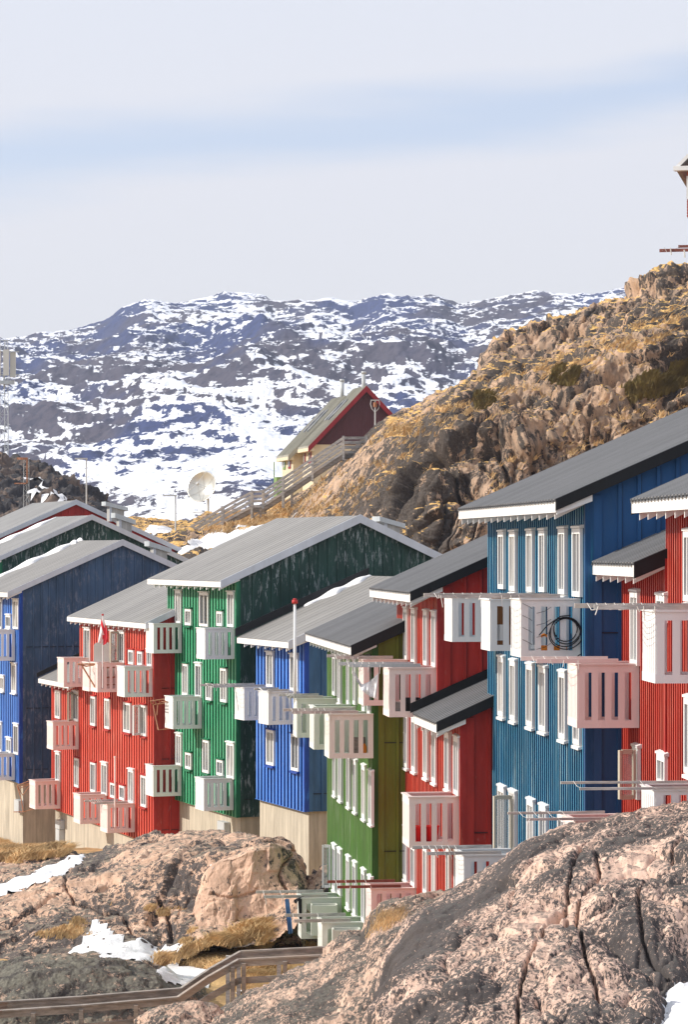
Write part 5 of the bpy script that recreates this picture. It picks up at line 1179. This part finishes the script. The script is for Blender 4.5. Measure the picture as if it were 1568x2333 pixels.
cloth('jeans', 'blue jeans hanging from the long drying beams over the rocks', [J_(322, 735), J_(345, 722), J_(378, 728)], [J_(362, 1175), J_(390, 1190), J_(428, 1170)], Yj, (.10, .24, .50), 'jeans', .06)
cloth('dark_trousers', 'black trousers hanging beside the pale balcony', [J_(495, 730), J_(520, 715), J_(545, 720)], [J_(515, 1040), J_(530, 1055), J_(550, 1030)], Yj + .1, (.02, .02, .025), 'trousers', .06)
cloth('dark_shirt', 'short black garment bundled on the drying beam between jeans and trousers', [J_(440, 740), J_(480, 715), J_(600, 680)], [J_(450, 775), J_(475, 785), J_(520, 700)], Yj, (.015, .015, .02), 'shirt', .03)
Yw = hr2.Y(-1.7, g5.location.y); G2 = lambda x, y: (cx('G', x), cy('G', y))
cloth('white_sheet', 'white cloth sagging from the beam beside the pinkish balcony of the tall red house', [G2(432, 140), G2(500, 250), G2(560, 225), G2(622, 165)], [G2(450, 205), G2(505, 300), G2(560, 340), G2(610, 358)], Yw, (.82, .80, .80), 'cloth', .10)
# red tubs, tool and cable on balconies
def onbal(h, bo, name, mb, mat, label, cat, x=-.6, y=.5, z=.1, rz=0, smooth=False):
    q = mb.build(name, MT[mat], None, smooth); s = h.th; p = wpt(h, -RIB + x, bo.location.y + y, bo.location.z + z * bo.scale.z); q.location = p; q.rotation_euler = (0, 0, s + rz); tag(q, label, cat); return q
onbal(hr2, g6, 'red_tub', MB().tube([(0, 0, 0), (0, 0, .34)], .13, 14, .17).tube([(0, 0, .34), (0, 0, .37)], .18, 14), 'bucket', 'red plastic tub on the left of the middle red house balcony', 'tub', -.86, .22, .09, smooth=False)
onbal(hr2, g6, 'red_tub', MB().tube([(0, 0, 0), (0, 0, .34)], .13, 14, .17).tube([(0, 0, .34), (0, 0, .37)], .18, 14), 'bucket', 'red plastic tub standing right of its twin on the middle red house balcony', 'tub', -.58, .22, .09)
onbal(ht_, t3, 'power_saw', MB().box(-.12, .12, -.08, .08, 0, .12).tube([(-.1, 0, .12), (-.12, 0, .26), (0, 0, .32), (.08, 0, .28), (.09, 0, .12)], .028, 8).bar((.1, 0, .08), (.42, 0, .05), .05, .1), 'orange', 'orange handled power saw on the floor of the teal house balcony', 'power tool', -.62, .25, .1)
onbal(ht_, t2, 'wooden_cabinet', MB().box(-.25, .12, -.12, .12, .0, .1).box(-.25, .12, -.12, .12, .42, .95).box(-.25, -.2, -.12, .12, 0, .95).box(.08, .12, -.12, .12, 0, .95), 'brownwood', 'brown wooden shelf on the middle teal house balcony', 'shelf', -.72, .5, .1)
cb = MB(); rs = random.Random(3)
for k in range(4):
    rr = .22 + .03 * k; cxx = .02 * math.sin(k * 2.1); czz = -.02 * k
    cb.tube([(cxx + rr * math.cos(a) * (1 + .05 * math.sin(3 * a + k)), -.02 - .008 * k, czz + rr * .95 * math.sin(a)) for a in np.linspace(0, 6.283, 30)], .011, 6)
cb.tube([(.1, -.03, .27), (-.1, -.04, .25), (-.35, -.04, .08), (-.5, -.04, -.1)], .011, 6)
cb.tube([(.2, -.03, -.5), (.45, -.03, -.33), (.52, -.02, -.1), (.52, -.02, .5)], .010, 6)
onbal(ht_, t3, 'cable_coil', cb, 'wire', 'black cable coiled and tied on the slats of the teal house balcony', 'cable', -.28, -.02, .56)
sl = MB()
for k in range(4): sl.tube([(-1.1 + .02, -.02, .9 - k * .22), (-.95, -.03, .84 - k * .22), (-.9, -.02, .80 - k * .22)], .004, 4).tube([(-.82, -.02, .72 - k * .22), (-.66, -.03, .76 - k * .22), (-.55, -.02, .83 - k * .22)], .004, 4)
onbal(ht_, t3, 'string_lights', sl, 'wire', 'thin string of lights wound over the teal house balcony slats', 'string lights', 0, -.01, .1)
onbal(hg1, hg1.root.children[0], 'orange_bag', MB().tube([(0, 0, 0), (0, 0, .2), (.02, 0, .34)], .12, 8, .06), 'rust', 'rusty orange sack behind the low balcony slats next to the green house edge', 'sack') if False else None

onbal(hr2, g5, 'crate', MB().box(-.2, .2, -.15, .15, 0, .03).box(-.2, -.17, -.15, .15, .03, .34).box(.17, .2, -.15, .15, .03, .34).box(-.17, .17, -.15, -.12, .03, .34).box(-.17, .17, .12, .15, .03, .34), 'black', 'black crate on the floor of the balcony beside the white sheet', 'crate', -.55, .3, .09)
onbal(hr2, g5, 'plant_pot', MB().tube([(0, 0, 0), (0, 0, .22)], .09, 12, .13).tube([(0, 0, .22), (0, 0, .25)], .14, 12), 'vent_concrete', 'grey pot beside the black crate on the tall red house balcony', 'pot', -.88, .3, .09)
onbal(hg2, g3, 'plank_stack', MB().box(-.12, .3, -.02, .02, 0, .42).box(-.1, .28, -.07, -.03, 0, .36), 'wood_brown', 'short planks leaning inside the largest leaf green house balcony', 'planks', -.45, .35, .09)
onbal(hg2, g3, 'orange_bottle', MB().tube([(0, 0, 0), (0, 0, .2)], .06, 10).tube([(0, 0, .2), (0, 0, .27)], .06, 10, .02), 'orange', 'small orange bottle on the largest leaf green house balcony', 'bottle', -.2, .2, .09)
# ------------------------------------------------------------------ house high on the crest, mostly beyond the right edge
def crest_house():
    Z = 120.0; p0 = at(1566.3, 620, Z); r = empty('crest_house', p0, R(-12)); tag(r, 'rust red house corner with white eaves high on the crest at the right edge', 'house')
    z = lambda y: (620 - y) / F * Z; W = 9
    MB().box(0, W, 0, 8, z(495), z(385)).build('wall', MT['brick'], r)
    sb = MB()
    k = 0; zz = z(495)
    while zz < z(387): sb.box(-.015, W, -.02, 0, zz, zz + .09); zz += .13
    sb.build('siding', MT['brick'], r)
    MB().box(.9, W, 1, 7.5, -4.0, z(495) - .01).build('base_wall', MT['vent_concrete'], r)
    MB().box(-.03, .14, -.045, -.0, z(455), z(402)).build('window', MT['white'], r)
    e = .55; ze = z(384); zt = z(330); b = MB(); b.prism([(-e, ze), (2.2, ze + 2.2), (5, ze + 5), (5.2, ze + 5.0), (-e + .2, ze - .02)], 'y', -.35, 8.4); 
    b.prism([(5, ze + 5), (10, ze), (10, ze - .15), (5, ze + 4.8)], 'y', -.35, 8.4); b.build('roof', MT['roof_felt'], r)
    MB().prism([(-e, ze), (5, ze + 5.5), (5, ze + 5.2), (-e, ze - .2)], 'y', -.42, -.36).build('barge_board', MT['white'], r)
    MB().box(-e - .04, W, -.50, -.42, ze - .16, ze + .04).box(-e, W, -.42, 0, ze - .14, ze - .1).build('gutter', MT['white'], r)
    # balcony beams with a clothes line
    b = MB(); zz = (620 - 579) / F * Z
    zz1 = z(579) ; 
    b.box(-1.12, 3, -1.6, -1.52, zz1 - .07, zz1 + .07); b.box(-.36, 3, -.6, -.52, z(565) - .06, z(565) + .06)
    b.box(2.2, 2.3, -1.7, 0, -3, z(560)); b.box(.9, 3, -1.6, 1.2, z(590) - .1, z(590)); b.build('clothes_beams', MT['reddish_wood'], r)
    l = MB(); l.tube([(-1.0, -1.62, zz1), (-.6, -1.3, zz1 - .02), (-.3, -.6, z(565))], .008, 4); l.tube([(-.62, -1.65, zz1 + .1), (-.58, -1.65, zz1 - .22)], .03, 5); l.tube([(.0, -1.65, zz1), (.02, -1.65, zz1 - .35)], .035, 5); l.tube([(-.9, -1.64, zz1 + .14), (-.78, -1.64, zz1 - .1)], .012, 4)
    l.build('clothesline', MT['rope'], r)
crest_house()

# ------------------------------------------------------------------ cold air between here and the mountain
mh = bpy.data.materials.new('clear_cold_air'); mh.use_nodes = True; t = mh.node_tree; t.nodes.clear()
o_ = N(t, 'ShaderNodeOutputMaterial'); v_ = N(t, 'ShaderNodeVolumePrincipled'); v_.inputs['Color'].default_value = (.68, .77, 1.0, 1); v_.inputs['Density'].default_value = .00015; v_.inputs['Anisotropy'].default_value = .2
L(t, v_.outputs[0], o_.inputs['Volume'])
hz = MB().box(-7600, 7600, -100, 3100, -30, 215).build('haze', mh); tag(hz, kind='stuff')
